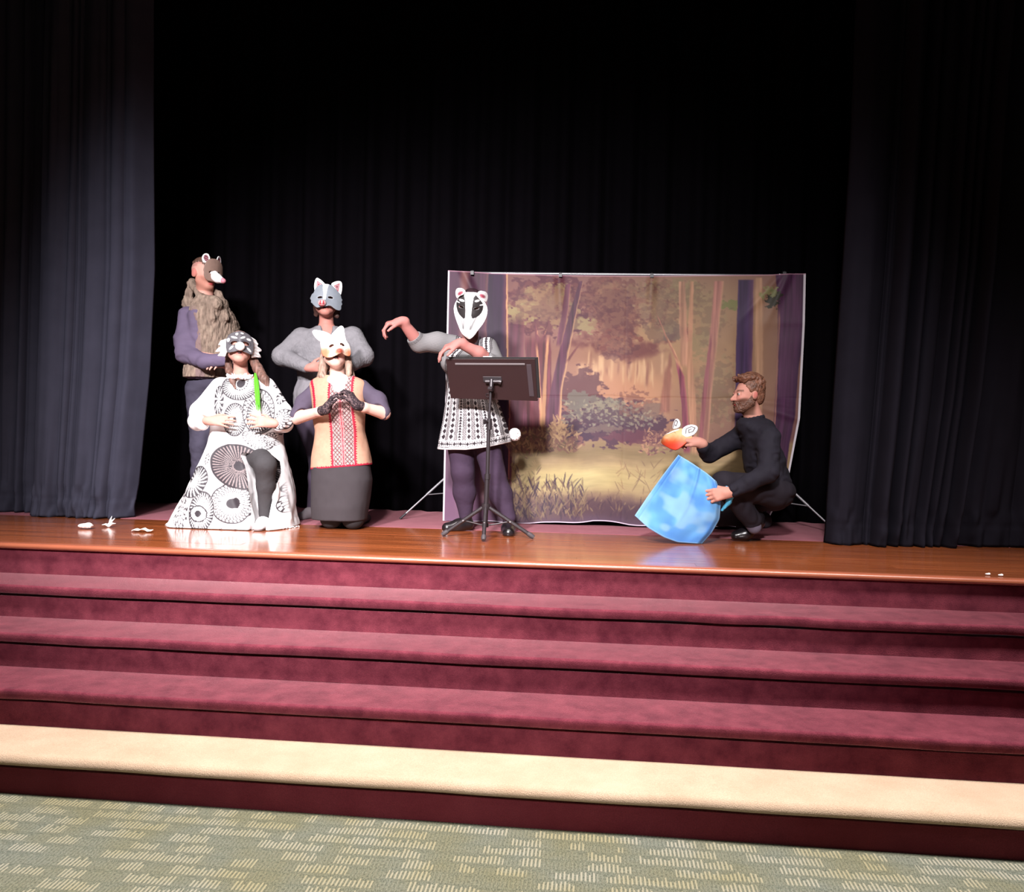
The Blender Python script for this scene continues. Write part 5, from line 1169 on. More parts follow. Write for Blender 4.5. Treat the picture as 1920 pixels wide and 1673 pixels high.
    out = T([(632, 1015), (622, 930), (640, 900), (700, 850), (760, 840), (850, 850), (912, 880), (930, 905), (967, 960), (988, 1030), (978, 1092), (930, 1104), (880, 1088), (840, 1100), (800, 1118), (740, 1140), (690, 1134), (645, 1092)])
    def mc(P, N):
        x, z = P[:, 0], P[:, 2]; c = np.tile(A(255, 246, 236, 1.3), (len(P), 1)); lo_ = sst(-.002, -.055, z); c = paint(c, lo_ * .7, A(250, 206, 160, 2.1))
        edge = sst(.04, .075, np.abs(x - .01)) * sst(.03, -.03, z); c = paint(c, edge * .9, A(244, 140, 90, 2.2)); c = paint(c, ellm(x, z, nx, nz_ + .004, .028, .020, 0, .6) * .95, A(228, 84, 58, 2.3)); c = paint(c, .5 * sst(.35, .6, fbm3(P, 60, 2, 3)) * (z < .0), A(242, 160, 108, 2.2))
        return c
    (a1, a2), (b1, b2) = T([(752, 997), (878, 973)])
    mk = mask_piece('mask', R, ho, HM * 1.0, out, H, .0035, mc, .003, [(a1, a2, 30 / k, 17 / k, .5), (b1, b2, 28 / k, 17 / k, -.35)], None, 'white mask blushed orange with long white ears')
    for i, eo in enumerate(([(650, 935), (618, 915), (578, 860), (545, 790), (536, 745), (552, 722), (592, 734), (680, 774), (752, 826), (740, 880), (690, 900)], [(752, 826), (790, 778), (850, 694), (888, 674), (914, 708), (917, 800), (932, 905), (880, 900), (800, 880)])):
        def ec(P, N, i=i):
            x, z = P[:, 0], P[:, 2]; c = np.tile(np.array([.84, .82, .81]), (len(P), 1))
            if i == 1:
                for a, b in (((832, 772), (872, 735)), ((872, 735), (890, 770)), ((845, 780), (870, 755)), ((870, 755), (880, 775))):
                    A0, B0 = T([a, b]); c = paint(c, (segd(x, z, A0, B0) < .0016) * .7, A(150, 130, 130))
            return c
        mask_piece('ear', mk, ho, HM, T(eo), lambda x, z: .108 - 3.0 * x * x - .55 * np.maximum(z - .02, 0), .004, ec, .0028, label='long white ear')
woman_vest()
# ------------------------------------------------------------------ woman with the badger mask behind the music stand
def woman_badger():
    global LS
    LS = 2.3
    p = person('woman in patterned black and white dress and badger mask behind the music stand', 1.22, 885)
    q, R = p.q, p.root; pm = pxm(q(880, 600)); ho = q(884, 580, .03); HM = p.face(-4, -14, 0)
    f = Field(); head(f, ho, HM); f.cap(q(884, 606, .05), q(881, 645, .06), .05, .056, .03)
    f.loft([(p.zp(v), q(cx, v)[0], p.Y + .04, rx, ry) for v, cx, rx, ry in ((800, 886, .15, .10), (730, 881, .125, .095), (690, 882, .14, .1), (660, 881, .14, .08), (646, 881, .09, .06))], .03)
    aR = (q(846, 648, .0), q(786, 644, -.08), q(754, 603, -.20)); aL = (q(917, 652, .0), q(932, 690, -.14), q(862, 644, -.32))
    f.cap(aR[0], aR[1], .045, .043, .02); f.cap(aR[1], aR[2], .047, .030, .02); f.cap(aL[0], aL[1], .042, .040, .02); f.cap(aL[1], q(898, 662, -.25), .044, .042, .02); f.cap(q(898, 662, -.25), aL[2], .040, .029, .02)
    hand(f, aR[2], (-.85, -.30, -.18), (-.35, .1, -1), (.15, -1, 0), curls=[(42, 42, 22), (50, 40, 20), (55, 40, 20), (48, 36, 18)], spread=8, size=1.08, tcurl=12, tang=38)
    hand(f, aL[2], (-.80, -.25, -.28), (-.3, .2, -1), (.2, -1, -.1), curls=[(22, 30, 15), (30, 30, 15), (38, 30, 15), (42, 30, 15)], spread=9, size=1.05, tcurl=10, tang=35)
    lg = [(q(866, 850, .0), q(868, 885, -.01), p.qz(873, .085, .03)), (q(912, 848, .0), q(926, 890, -.02), p.qz(955, .085, -.06))]
    for a, hp in zip(lg, (q(868, 805, .03), q(904, 805, .03))): f.cap(hp, a[1], .07, .055, .03); f.cap(a[1], a[2], .055, .03, .02)
    sdf('body', f, .0055, lambda P, N: face_color(loc(P, ho, HM), A(226, 150, 142)), vc('skin'), R); eyes(R, ho, HM)
    # tights
    f = Field()
    for a, hp in zip(lg, (q(862, 812, .03), q(908, 812, .03))):
        mid = a[1] * .55 + a[2] * .45 + (0, .015, 0)
        f.cap(hp, a[1], .100, .076, .03); f.cap(a[1], mid, .074, .074, .03); f.cap(mid, a[2] + (0, 0, .02), .072, .044, .03)
    def tcol(P, N): return tint(np.tile(A(78, 59, 82), (len(P), 1)), P, .06, 12, 3)
    sdf('tights', f, .005, tcol, vc('cloth'), R, wrinkle(.002, 18, 3), 'dark purple tights')
    a = lg[0][2]; h_ = np.array([a[0] + .05, a[1] + .03, 0]); shoe('shoe', R, h_, h_ + np.array([-.20, -.10, 0]), vc('leather'), A(40, 33, 36), .044, .085)
    a = lg[1][2]; h_ = np.array([a[0] - .015, a[1] + .07, 0]); shoe('shoe', R, h_, h_ + np.array([.03, -.235, 0]), vc('leather'), A(46, 40, 44), .047, .085)
    # dress
    f = Field(); f.loft([(p.zp(v), q(cx, v)[0], p.Y + yo, rx, ry) for v, cx, rx, ry, yo in ((856, 890, .268, .19, .03), (836, 889.5, .255, .18, .03), (790, 888, .215, .165, .03), (750, 884, .180, .15, .03), (722, 881, .158, .135, .035), (690, 882, .172, .150, .02), (668, 882, .168, .135, .03), (650, 882, .135, .09, .04), (640, 882, .085, .065, .05))], .03)
    f.ell(q(850, 680, -.09), (.085, .085, .075), .05); f.ell(q(908, 680, -.09), (.082, .085, .075), .05)
    f.cap(q(850, 648, .03), q(820, 642, -.03), .072, .066, .05); f.cap(q(820, 642, -.03), aR[1], .066, .060, .03); f.cap(aR[1], q(779, 636, -.11), .060, .056, .02)
    f.cap(q(914, 652, .03), aL[1], .070, .060, .05); f.cap(aL[1], q(914, 676, -.2), .058, .054, .03)
    nk = Field(); nk.cap(q(882, 626, .03), q(879, 650, -.03), .055, .045); f.carve(nk, .012)
    e1 = nrm(aR[2] - aR[1]); e2 = nrm(aL[2] - aL[1])
    b1 = Field(); b1.cap(q(779, 636, -.11) + e1 * .085, q(779, 636, -.11) + e1 * .16, .078, .09); f.carve(b1, .004)
    def hemc(P):
        u, v = p.px(P); return (v - np.interp(u, [800, 830, 880, 920, 970], [841, 843, 843, 838, 826])) / pm
    f.cut(hemc, .002)
    c0 = q(884, 780)
    def dcol(P, N):
        u, v = p.px(P, -.12); wht = np.array([.47, .45, .46]); drk = A(62, 52, 58); c = np.tile(wht, (len(P), 1))
        cx = np.interp(v, [640, 722, 780, 843], [882, 881, 887, 890]); hw = np.interp(v, [640, 690, 722, 780, 843], [40, 48, 44, 58, 74])
        s = (u - cx) / hw * 74                                                        # flared column coordinate
        arm = ((u < 826) & (v < 668)) | ((v < 690) & (u > 922))
        # knitted stipple between columns
        st_ = ((np.floor(s / 2.1) + np.floor(v / 2.4)) % 2 == 0) * 1.0
        per = 19.0; k = np.floor(s / per); t = s - k * per - per / 2                    # -9.5 .. 9.5
        colm = np.abs(t) < 4.4; kk = (k.astype(int) % 3)
        c = paint(c, .45 * (~colm), drk); c = paint(c, st_ * (~colm) * .62, drk)
        tri = TRI(v / 10.5); saw = (v / 5.2) % 1
        dia = np.abs(t) < 4.2 * np.where(kk == 0, 1 - tri, np.where(kk == 1, saw, np.maximum(1 - tri, 0))); c = paint(c, (colm & dia) * 1.0, drk)
        edge = (np.abs(np.abs(t) - 6.2) < .8) & ((v % 3.6) < 2.0); c = paint(c, edge * .8, drk)
        c = paint(c, ((np.abs(np.abs(t) - 4.9) < .5)) * .9, wht)
        # hem border
        h = np.interp(u, [800, 830, 880, 920, 970], [841, 843, 843, 838, 826]) - v
        hb = h < 17; c = paint(c, hb * 1.0, wht); x = (u % 13) - 6.5; y = h - 10
        c = paint(c, (hb & (np.abs(y) < 1.0)) * 1.0, drk); c = paint(c, (hb & ((np.abs(x) + np.abs(y) < 3.4))) * 1.0, drk); c = paint(c, (hb & (np.abs(((u % 4.4) - 2.2)) < np.abs(y) * .35) & (np.abs(y) < 4.4)) * .8, drk); c = paint(c, (hb & (np.abs(h - 3.6) < .6)) * .8, drk)
        # bodice: fine grey stripes, with two curved white bands down from the shoulders
        up = v < 715
        sw = .5 + .5 * np.sin(2 * np.pi * (v + .25 * (u - 880)) / 2.6); g = wht * .24 + .18 * sw[:, None] * wht
        c = np.where((up & (np.abs(u - 882) < 60))[:, None] | arm[:, None], g, c)
        for bx in (lambda v_: np.interp(v_, [640, 668, 700], [908, 914, 917]), lambda v_: np.interp(v_, [640, 668, 700], [862, 850, 846])):
            d = u - bx(v); c = paint(c, ((np.abs(d) < 7) & up & (~arm)) * 1.0, wht); c = paint(c, (((np.abs(np.abs(d) - 7.4) < .9) | (np.abs(d) < 1.6 + 1.2 * (TRI(v / 5) > .5))) & up & (~arm)) * 1.0, drk); c = paint(c, ((np.abs(np.abs(d) - 10.5) < .9) & up & ~arm) * .8, drk)
        belt = (np.abs(v - 722) < 5); c = paint(c, belt * .8, drk); c = paint(c, (belt & (TRI(u / 6) < .4)) * 1.0, wht)
        dn = (P - q(779, 636, -.11)) @ e1; c = paint(c, ((dn > .0) & (np.abs(u - 780) < 25) & (v < 668)) * (np.sin(dn * 800) > 0) * .7, drk)
        return c
    sdf('patterned_dress', f, .0036, dcol, vc('cloth'), R, lambda P, N: sst(p.zp(840), p.zp(815), P[:, 2]) * 0.006 * np.sin(np.arctan2(P[:, 1] - p.Y - .03, P[:, 0] - c0[0]) * 13 + 1) * sst(.95, .6, P[:, 2]), 'black and white patterned knit dress')
    f = Field(); f.chain([q(864, 634, .03), q(868, 644, -.05), q(880, 652, -.07), q(894, 645, -.05), q(900, 633, .02)], [.008] * 5, .006)
    sdf('neckband', f, .004, A(52, 40, 46), vc('cloth'), R, None, 'dark neckband')
    # hair and the fluffy tail
    f = Field(); hair_cap(f, ho, HM, 1, .105, .100); f.ell(ho + HM @ [0, -.09, .0], (.07, .05, .08), .03)
    sdf('hair', f, .005, noise_col(A(74, 50, 58), .3, 70, 2), vc('hair'), R, lambda P, N: .003 * fbm3(P * (1, 1, .3), 70, 2, 5))
    f = Field(); f.ell(q(965, 815, .10), (.040, .040, .044), .02)
    sdf('pompom_tail', f, .003, lambda P, N: np.tile(np.array([.80, .78, .79]), (len(P), 1)), vc('fur'), R, lambda P, N: .008 * fbm3(P, 200, 1, 3), 'white fluffy pompom tail')
    # mask
    C = (1012, 350); T = lambda pts: tr(pts, 700, 520, 5.647, C, pm, math.cos(math.radians(14))); k = 5.647 * pm
    def H(x, z): return .118 - 4.6 * x * x - 4.0 * np.maximum(z - .03, 0) ** 2 + .055 * sst(.01, -.10, z) * np.exp(-(x / .040) ** 2) + .004 * np.exp(-(x / .010) ** 2)
    out = T([(880, 232), (900, 184), (965, 163), (1070, 163), (1120, 190), (1165, 268), (1192, 325), (1188, 400), (1152, 478), (1095, 545), (1055, 602), (1012, 628), (960, 606), (915, 572), (890, 520), (858, 450), (834, 380), (830, 320), (856, 262)])
    eyep = [Poly2D(T(a), .0012, .03, 1) for a in ([(950, 190), (958, 412), (940, 420), (888, 372), (868, 300), (872, 262), (900, 215)], [(1058, 190), (1100, 235), (1142, 285), (1132, 352), (1092, 400), (1028, 418), (1042, 300)])]
    lines = [T(a) for a in ([(940, 415), (948, 470), (942, 530)], [(1030, 412), (1020, 470), (1012, 540)], [(905, 420), (928, 470), (938, 520)], [(1075, 415), (1045, 470), (1024, 520)])]
    spots = [(922, 246, 30, 11, .2), (1084, 248, 24, 10, -.2), (880, 264, 22, 5, .3), (1134, 290, 24, 6, -.1)]
    def mc(P, N):
        x, z = P[:, 0], P[:, 2]; c = np.tile(WHITE, (len(P), 1)); dk = A(60, 54, 55)
        for e in eyep: c = paint(c, 1 - sst(.004, .0065, e(x, z)), dk)
        for l in lines:
            d = np.min([segd(x, z, l[i], l[i + 1]) for i in range(2)], 0); c = paint(c, (1 - sst(.002, .0095, d)) * .62, dk)
        for a, b, w, h, ro in spots: (X, Z), = T([(a, b)]); c = paint(c, ellm(x, z, X, Z, w / k, h / k, -ro, .2), WHITE)
        for a, b in ((918, 312), (1076, 325)): (X, Z), = T([(a, b)]); c = paint(c, .9 * ellm(x, z, X, Z, 30 / k, 12 / k), A(170, 166, 166))
        (X, Z), = T([(985, 612)]); return paint(c, ellm(x, z, X, Z, 40 / k, 20 / k, 0, .4) * .8, A(235, 180, 165))
    (a1, a2), (b1, b2) = T([(918, 312), (1076, 325)])
    mk = mask_piece('mask', R, ho, HM, out, H, .0035, mc, .0028, [(a1, a2, 26 / k, 9 / k, -.2), (b1, b2, 26 / k, 9 / k, .2)], None, 'long black and white striped badger mask')
    for i, eo in enumerate(([(870, 238), (850, 208), (848, 155), (876, 124), (930, 122), (968, 158), (940, 190), (905, 200)], [(1082, 172), (1100, 152), (1132, 148), (1178, 164), (1194, 212), (1178, 272), (1150, 252), (1118, 206)])):
        (X, Z), = T([(908, 175), (1136, 200)][i:i + 1])
        def ec(P, N, X=X, Z=Z): 
            x, z = P[:, 0], P[:, 2]; c = np.tile(WHITE, (len(P), 1)); c = paint(c, ellm(x, z, X, Z, 36 / k, 20 / k, .6 if i == 0 else -.6, .3), A(232, 140, 155)); return paint(c, ellm(x, z, X, Z, 22 / k, 9 / k, .6 if i == 0 else -.6, .3), A(200, 90, 110))
        mask_piece('ear', mk, ho, HM, T(eo), lambda x, z: .108 - 1.6 * np.abs(x) ** 1.5 + .02 * np.cos((x - X) * 60), .006, ec, .0026, label='white round ear with pink lining')
woman_badger()
# ------------------------------------------------------------------ crouching man
def man_crouching():
    p = person('bearded man in black crouching at right, holding a fox mask and a blue cloth', 1.22, 1420)
    q, R = p.q, p.root; ho = q(1402, 742, .0); HM = p.face(-62, 2, -3); s = 1.06
    f = Field(); head(f, ho, HM, nose=1.06, jaw=1.1, s=s); eye_sockets(f, ho, HM, s); eyelids(f, ho, HM, s * 1.0); f.cap(q(1408, 768, .01), q(1418, 800, .01), .058, .064, .03)
    tb = (q(1448, 915, .0), q(1432, 865, .0), q(1420, 822, .0))
    f.cap(tb[0], tb[1], .115, .11, .03, (1, .72, 1)); f.cap(tb[1], tb[2], .11, .085, .03, (1, .62, 1))
    aN = (q(1442, 822, -.17), q(1440, 886, -.30), q(1371, 923, -.355)); aF = (q(1392, 818, .14), q(1326, 848, .10), q(1314, 834, .04))
    aF = (q(1392, 816, .15), q(1330, 851, .08), q(1314, 832, -.02))
    for a in (aN, aF): f.cap(a[0], a[1], .046, .042, .02); f.cap(a[1], a[2], .043, .030, .02)
    f.cap(aF[2], q(1310, 830, -.025), .03, .03, .02)
    hand(f, q(1369, 923, -.355), (-1, -.10, -.22), (.0, .95, -.2), (.1, -.1, 1), curls=[(22, 46, 30), (26, 48, 30), (28, 48, 30), (30, 48, 30)], spread=5, size=1.08, tcurl=20, tang=30)
    hand(f, q(1314, 831, -.025), (-.85, .05, .30), (-.2, .6, -.7), (.1, -1, .2), curls=[(55, 70, 40), (60, 70, 40), (62, 70, 40), (64, 70, 40)], spread=2, size=1.02, tcurl=35, tang=30)
    nk_, nh, na = q(1357, 908, -.24), q(1448, 920, -.10), q(1409, 980, -.12); fk, fh, fa = p.qz(1350, .16, .06), q(1450, 922, .12), p.qz(1432, .12, .16)
    for a, b, c in ((nh, nk_, na), (fh, fk, fa)): f.cap(a, b, .075, .058, .03); f.cap(b, c, .055, .032, .02)
    beard = A(118, 80, 64)
    def bc(P, N):
        L = loc(P, ho, HM, s); c = face_color(L, A(226, 160, 142), beard, .003, A(120, 82, 68)); 
        st_ = (np.abs(L).max(1) < .17) & (L[:, 2] > .075); return paint(c, st_ * .5, A(120, 84, 70))
    sdf('body', f, .0036, bc, vc('skin'), R); eyes(R, ho, HM, (.10, .07, .05), s)
    # short beard with its own relief
    hb = Field(); head(hb, ho, HM, nose=1.06, ears=False, jaw=1.1, s=s)
    f = Field(); f.u.append((lambda P: hb.val(P) - .0042, .01, ho - .17, ho + .17)); f.frame(ho, HM * s)
    top_ = lambda L: np.where(np.abs(L[:, 0]) < .030, -.0445 - .12 * np.abs(L[:, 0]), np.interp(L[:, 1], [-.03, -.008, .012, .030, .050, .075, .11], [.02, .012, -.012, -.040, -.050, -.052, -.048]))
    f.cut(lambda L: L[:, 2] - top_(L), .006); f.cut(lambda L: -.018 - L[:, 1] - .25 * np.clip(-L[:, 2] - .06, 0, 1), .006); f.cut(lambda L: -.124 - L[:, 2], .006); f.noframe()
    mo2 = Field(); mo2.frame(ho, HM * s); mo2.ell((0, .10, -.071), (.019, .03, .0095)); f.carve(mo2, .004)
    sdf('beard', f, .003, lambda P, N: tint(np.tile(beard * .95, (len(P), 1)), P, .4, 130, 2), vc('hair'), R, lambda P, N: .0028 * fbm3(P, 170, 2, 5), 'short brown beard')
    # curly hair
    f = Field(); f.frame(ho, HM * s); f.ell((0, -.030, .062), (.082, .092, .074), .02); f.ell((0, -.072, .0), (.068, .045, .07), .03); f.ell((0, -.01, .03), (.079, .085, .06), .02); r = rnd(6)
    for i in range(95):
        th = r.uniform(0, 2 * math.pi); ph = r.uniform(.0, 1.05); d = np.array([math.sin(ph) * math.cos(th), math.sin(ph) * math.sin(th), math.cos(ph)]); c = np.array([0, -.018, .058]) + d * np.array([.080, .095, .088]); t = nrm(np.cross(d, r.randn(3))) * .020
        f.cap(c - t, c + t + d * .010, .014, .010, .006)
    for i in range(16):
        x = r.uniform(-.06, .06); c = np.array([x, .062 + r.uniform(-.015, .012), .112 + r.uniform(-.012, .012)]); f.cap(c, c + np.array([r.uniform(-.01, .01), .022, r.uniform(.0, .016)]), .014, .009, .006)
    f.cut(lambda P: np.interp(P[:, 1], [-.08, -.035, -.02, .012, .030, .052, .08], [-.062, -.05, .012, .006, .035, .066, .074]) - P[:, 2], .010); f.noframe()
    sdf('hair', f, .0034, lambda P, N: tint(np.tile(A(132, 88, 68), (len(P), 1)), P, .5, 60, 2), vc('hair'), R, lambda P, N: .003 * fbm3(P, 120, 2, 5), 'short curly brown hair')
    # shirt
    f = Field(); S1 = (1, .74, 1); f.cap(tb[0] + (.0, 0, -.02), tb[1], .132, .126, .03, S1); f.cap(tb[1], tb[2] + (0, 0, -.02), .124, .098, .03, (1, .62, 1)); f.cap(q(1398, 800, .0), q(1434, 803, .0), .062, .06, .06, (1, .45, 1)); f.cap(q(1409, 788, .01), q(1418, 802, .01), .066, .076, .03)
    f.cap(aN[0], aN[1], .074, .062, .05); f.cap(aN[1], q(1405, 905, -.335), .060, .052, .03); f.cap(q(1405, 905, -.335), q(1376, 920, -.352), .052, .043, .02)
    f.cap(q(1396, 815, .13), aF[1], .070, .058, .05); f.cap(aF[1], q(1319, 839, .0), .056, .044, .03)
    nk = Field(); nk.cap(q(1406, 766, .01), q(1408, 787, -.01), .058, .056); f.carve(nk, .01)
    def shc(P, N):
        u, v = p.px(P); c = tint(np.tile(A(38, 34, 45, 1.9), (len(P), 1)), P, .12, 20, 3); return c
    sdf('shirt', f, .0048, shc, vc('cloth'), R, lambda P, N: .0028 * np.sin(fbm3(P * (1.2, .6, 1.2), 9, 2, 3) * 7) + .0015 * fbm3(P, 24, 2, 8), 'black long sleeved buttoned shirt')
    f = Field(); c = q(1410, 790, .01); f.chain([c + np.array([.070 * math.cos(t), .066 * math.sin(t), .006 + .016 * math.cos(t)]) for t in np.linspace(0, 2 * math.pi, 17)], [.011] * 17, .01, (1, 1, .6))
    sdf('collar', f, .004, A(36, 32, 42), vc('cloth'), R, None, 'standing shirt collar')
    # trousers
    f = Field(); f.cap(nh, nk_, .105, .078, .04); f.cap(nk_, na + (0, 0, .02), .074, .060, .03); f.cap(fh, fk, .10, .076, .04); f.cap(fk, fa, .072, .055, .03); f.ell(q(1450, 922, .02), (.135, .19, .115), .05)
    sdf('trousers', f, .005, noise_col(A(40, 34, 43, 1.9), .1, 20, 3), vc('cloth'), R, lambda P, N: .004 * np.sin(fbm3(P, 6, 2, 5) * 8), 'black trousers')
    f = Field(); f.cap(q(1406, 974, -.12), q(1414, 988, -.11), .050, .046, .02)
    sdf('sock', f, .004, A(120, 112, 130), vc('cloth'), R, None, 'grey sock')
    # shoes: toes on the floor, heels lifted
    toe = at_z(1369, 1013, .004); heel = np.array([toe[0] + .215, toe[1] + .03, .085])
    def fshoe(toe, heel):
        f = Field(); d = nrm(heel - toe); b = toe + np.array([.085, .008, .006])
        f.cap(toe + (.035, 0, .030), b + (.01, .0, .036), .032, .042, .03, (1, .85, 1)); f.cap(b + (.01, 0, .036), heel + (-.03, 0, .035), .040, .037, .03); f.cap(heel + (-.035, 0, .035), heel + (-.03, 0, .07), .036, .036, .02)
        up = nrm(np.cross(np.array([0, 1.0, 0]), -d)); up = up if up[2] > 0 else -up
        f.cut(lambda P: .002 - P[:, 2], .004); f.cut(lambda P: -((P - b) @ up) - .004, .006)
        def sc(P, N):
            c = np.tile(A(30, 26, 30, 1.7), (len(P), 1)); m = (((P - b) @ up) < .008) | (P[:, 2] < .010); c[m] = A(20, 17, 19); return c
        return sdf('shoe', f, .0036, sc, vc('leather'), R, None, 'polished black leather shoe')
    fshoe(toe, heel); t2 = at_z(1386, 1000, .004) + (0, .16, 0); fshoe(t2, t2 + np.array([.21, .02, .08]))
    return p
LS = 1.8
PF = man_crouching()
# ------------------------------------------------------------------ music stand and folder
def music_stand():
    hubp = at_y(910, 957, .89); b = np.array([hubp[0], .89, 0.0])
    st = empty('music_stand', b, 'black tripod music stand with wide desk in front of the patterned dress', 'music stand')
    bk = flat('black_metal', A(62, 54, 58), 0.38, 0.3, 0.5); pl = flat('desk_metal', A(56, 30, 32), 0.42, 0.3, 0.45, .06, 12); rub = flat('grey_rubber', A(80, 72, 76), .6); lt = flat('light_steel', (.45, .43, .44), .3, .8)
    top = at_y(921, 722, .89); mid = at_y(914, 890, .89); m2 = at_y(917.5, 800, .89); m3 = at_y(916.6, 792, .89)
    g = MB(); g.tube([at_y(909.5, 988, .89), mid], .0155, 16); g.tube([mid - (0, 0, .03), mid + (0, 0, .004)], .0185, 16); g.build('lower_pole', bk, st, None, True)
    g = MB(); g.tube([mid, m3], .0125, 16); g.tube([m2 - (0, 0, .02), m2 + (0, 0, .05)], .0165, 16); g.tube([at_y(914.5, 792, .875), at_y(908, 790, .85)], [.006, .009], 10); g.tube([at_y(908, 786, .85), at_y(908, 796, .85)], .007, 8); g.build('middle_pole', bk, st, None, True)
    g = MB(); g.tube([m3, top], .009, 14); g.tube([top - (0, 0, .05), top - (0, 0, .01)], .014, 14); g.build('upper_pole', bk, st, None, True)
    # desk, leaning
    c = np.array([at_y(920, 715, .90)[0], .885, 0]); ct = at_y(921, 673, .855); cb = at_y(926, 749, .925)
    tl, trr, brr, bl = at_y(836, 673, .885), at_y(1003, 673, .885), at_y(1008, 752, .955), at_y(845, 747, .955)
    n = nrm(np.cross(trr - tl, bl - tl)); n = n if n[1] < 0 else -n
    def slab(P4, t0, t1):
        V = [p_ + n * t0 for p_ in P4] + [p_ + n * t1 for p_ in P4]; return np.array(V), [(0, 1, 2, 3), (7, 6, 5, 4), (0, 4, 5, 1), (1, 5, 6, 2), (2, 6, 7, 3), (3, 7, 4, 0)]
    def lerp4(u, v): return (tl * (1 - u) + trr * u) * (1 - v) + (bl * (1 - u) + brr * u) * v
    g = MB(); g.add(*slab([tl, trr, brr, bl], -.002, .002)); bot = [lerp4(0, 1), lerp4(1, 1), lerp4(1, 1) - n * .04, lerp4(0, 1) - n * .04]
    up_ = nrm(tl - bl)
    g.add(np.array(bot + [q_ + up_ * .004 for q_ in bot]), [(0, 1, 2, 3), (7, 6, 5, 4), (0, 4, 5, 1), (1, 5, 6, 2), (2, 6, 7, 3), (3, 7, 4, 0)])
    g.build('desk', pl, st, None, False, None, .001)
    g = MB(); g.add(*slab([lerp4(.10, .10), lerp4(.885, .10), lerp4(.885, .145), lerp4(.10, .145)], .002, .007)); g.build('stiffener', flat('strip_grey', A(126, 116, 118), .5, .1), st, None, False, 'grey stiffening strip', .001)
    g = MB(); g.add(*slab([lerp4(.90, .13), lerp4(.955, .13), lerp4(.965, .89), lerp4(.91, .89)], .002, .006)); g.build('side_flap', flat('flap_grey', A(74, 60, 66), .5, .2), st, None, False, 'grey folded side flap', .001)
    g = MB(); cc = lerp4(.5, .48)
    g.add(*slab([lerp4(.40, .43), lerp4(.61, .43), lerp4(.61, .56), lerp4(.40, .56)], .002, .008)); g.build('bracket', bk, st, None, False, None, .001)
    g = MB(); k0 = cc + n * .016; xh = nrm(trr - tl); g.tube([k0 - xh * .04 + (0, 0, -.016), k0 + xh * .045 + (0, 0, -.016)], .013, 12); g.tube([k0 + (0, 0, -.005), top - (0, 0, .02)], [.016, .014], 12); g.tube([k0 + xh * .045 + (0, 0, -.016), k0 + xh * .062 + (0, 0, -.02)], [.018, .018], 10); g.tube([top + (-.012, -.02, -.025), top + (.014, -.03, -.028)], [.016, .015], 10); g.build('clamp', bk, st, None, True)
    g = MB(); ro = lerp4(.435, .89); pts = [ro + n * .008 + (math.cos(a) * .012, 0, math.sin(a) * .012) for a in np.linspace(0, 2 * math.pi, 13)]; g.tube(pts, .002, 6); g.build('ring', bk, st, None, True)
    # legs
    hub = at_y(911, 952, .89)
    g = MB(); g.tube([hub - (0, 0, .015), hub + (0, 0, .025)], .026, 16); g.build('hub', bk, st, None, True)
    low = at_y(910, 985, .89); g = MB(); g.tube([low - (0, 0, .012), low + (0, 0, .012)], .02, 14); g.build('collar', bk, st, None, True)
    for px, py, Y in ((829, 1003, None), (906.5, 1013, None), (1001, 1008, None)):
        e = at_z(px, py, .012); a = hub + nrm((e - hub) * (1, 1, 0)) * .022
        g = MB(); g.tube([a, a + (e - a) * .9], .0125, 12); l = g.build('leg', bk, st, None, True)
        g = MB(); d = nrm(e - a); g.tube([a + (e - a) * .86, a + (e - a) * .93, e], [.0145, .0165, .0125], 12); g.build('rubber_foot', rub, l, None, True)
        k = a + (e - a) * .47; g = MB(); g.tube([low + nrm((e - low) * (1, 1, 0)) * .02, k], .0048, 8); g.build('brace', bk, st, None, True)
        g = MB(); nn = np.array([0, -1.0, 0]); g.tube([k - nn * .002, k + nn * .016], .005, 10); g.build('rivet', lt, st, None, True)
    # folder on the desk
    fo = [lerp4(.03, -.045), lerp4(1.035, -.035), lerp4(1.035, .93), lerp4(.03, .93)]
    g = MB(); g.add(*slab(fo, -.008, -.0035)); o = g.build('music_folder', flat('black_card', A(30, 24, 26), .5), None, None, False, None, .001)
    props(o, 'black music folder resting against the desk of the music stand', 'folder')
    fo = [lerp4(.42, -.055), lerp4(.52, -.052), lerp4(.52, .9), lerp4(.42, .9)]; pg = [p_ - n * .0 for p_ in fo]
    g = MB(); g.add(*slab(pg, -.0115, -.009)); g.build('page', flat('paper', (.6, .58, .58), .8), o)
music_stand()
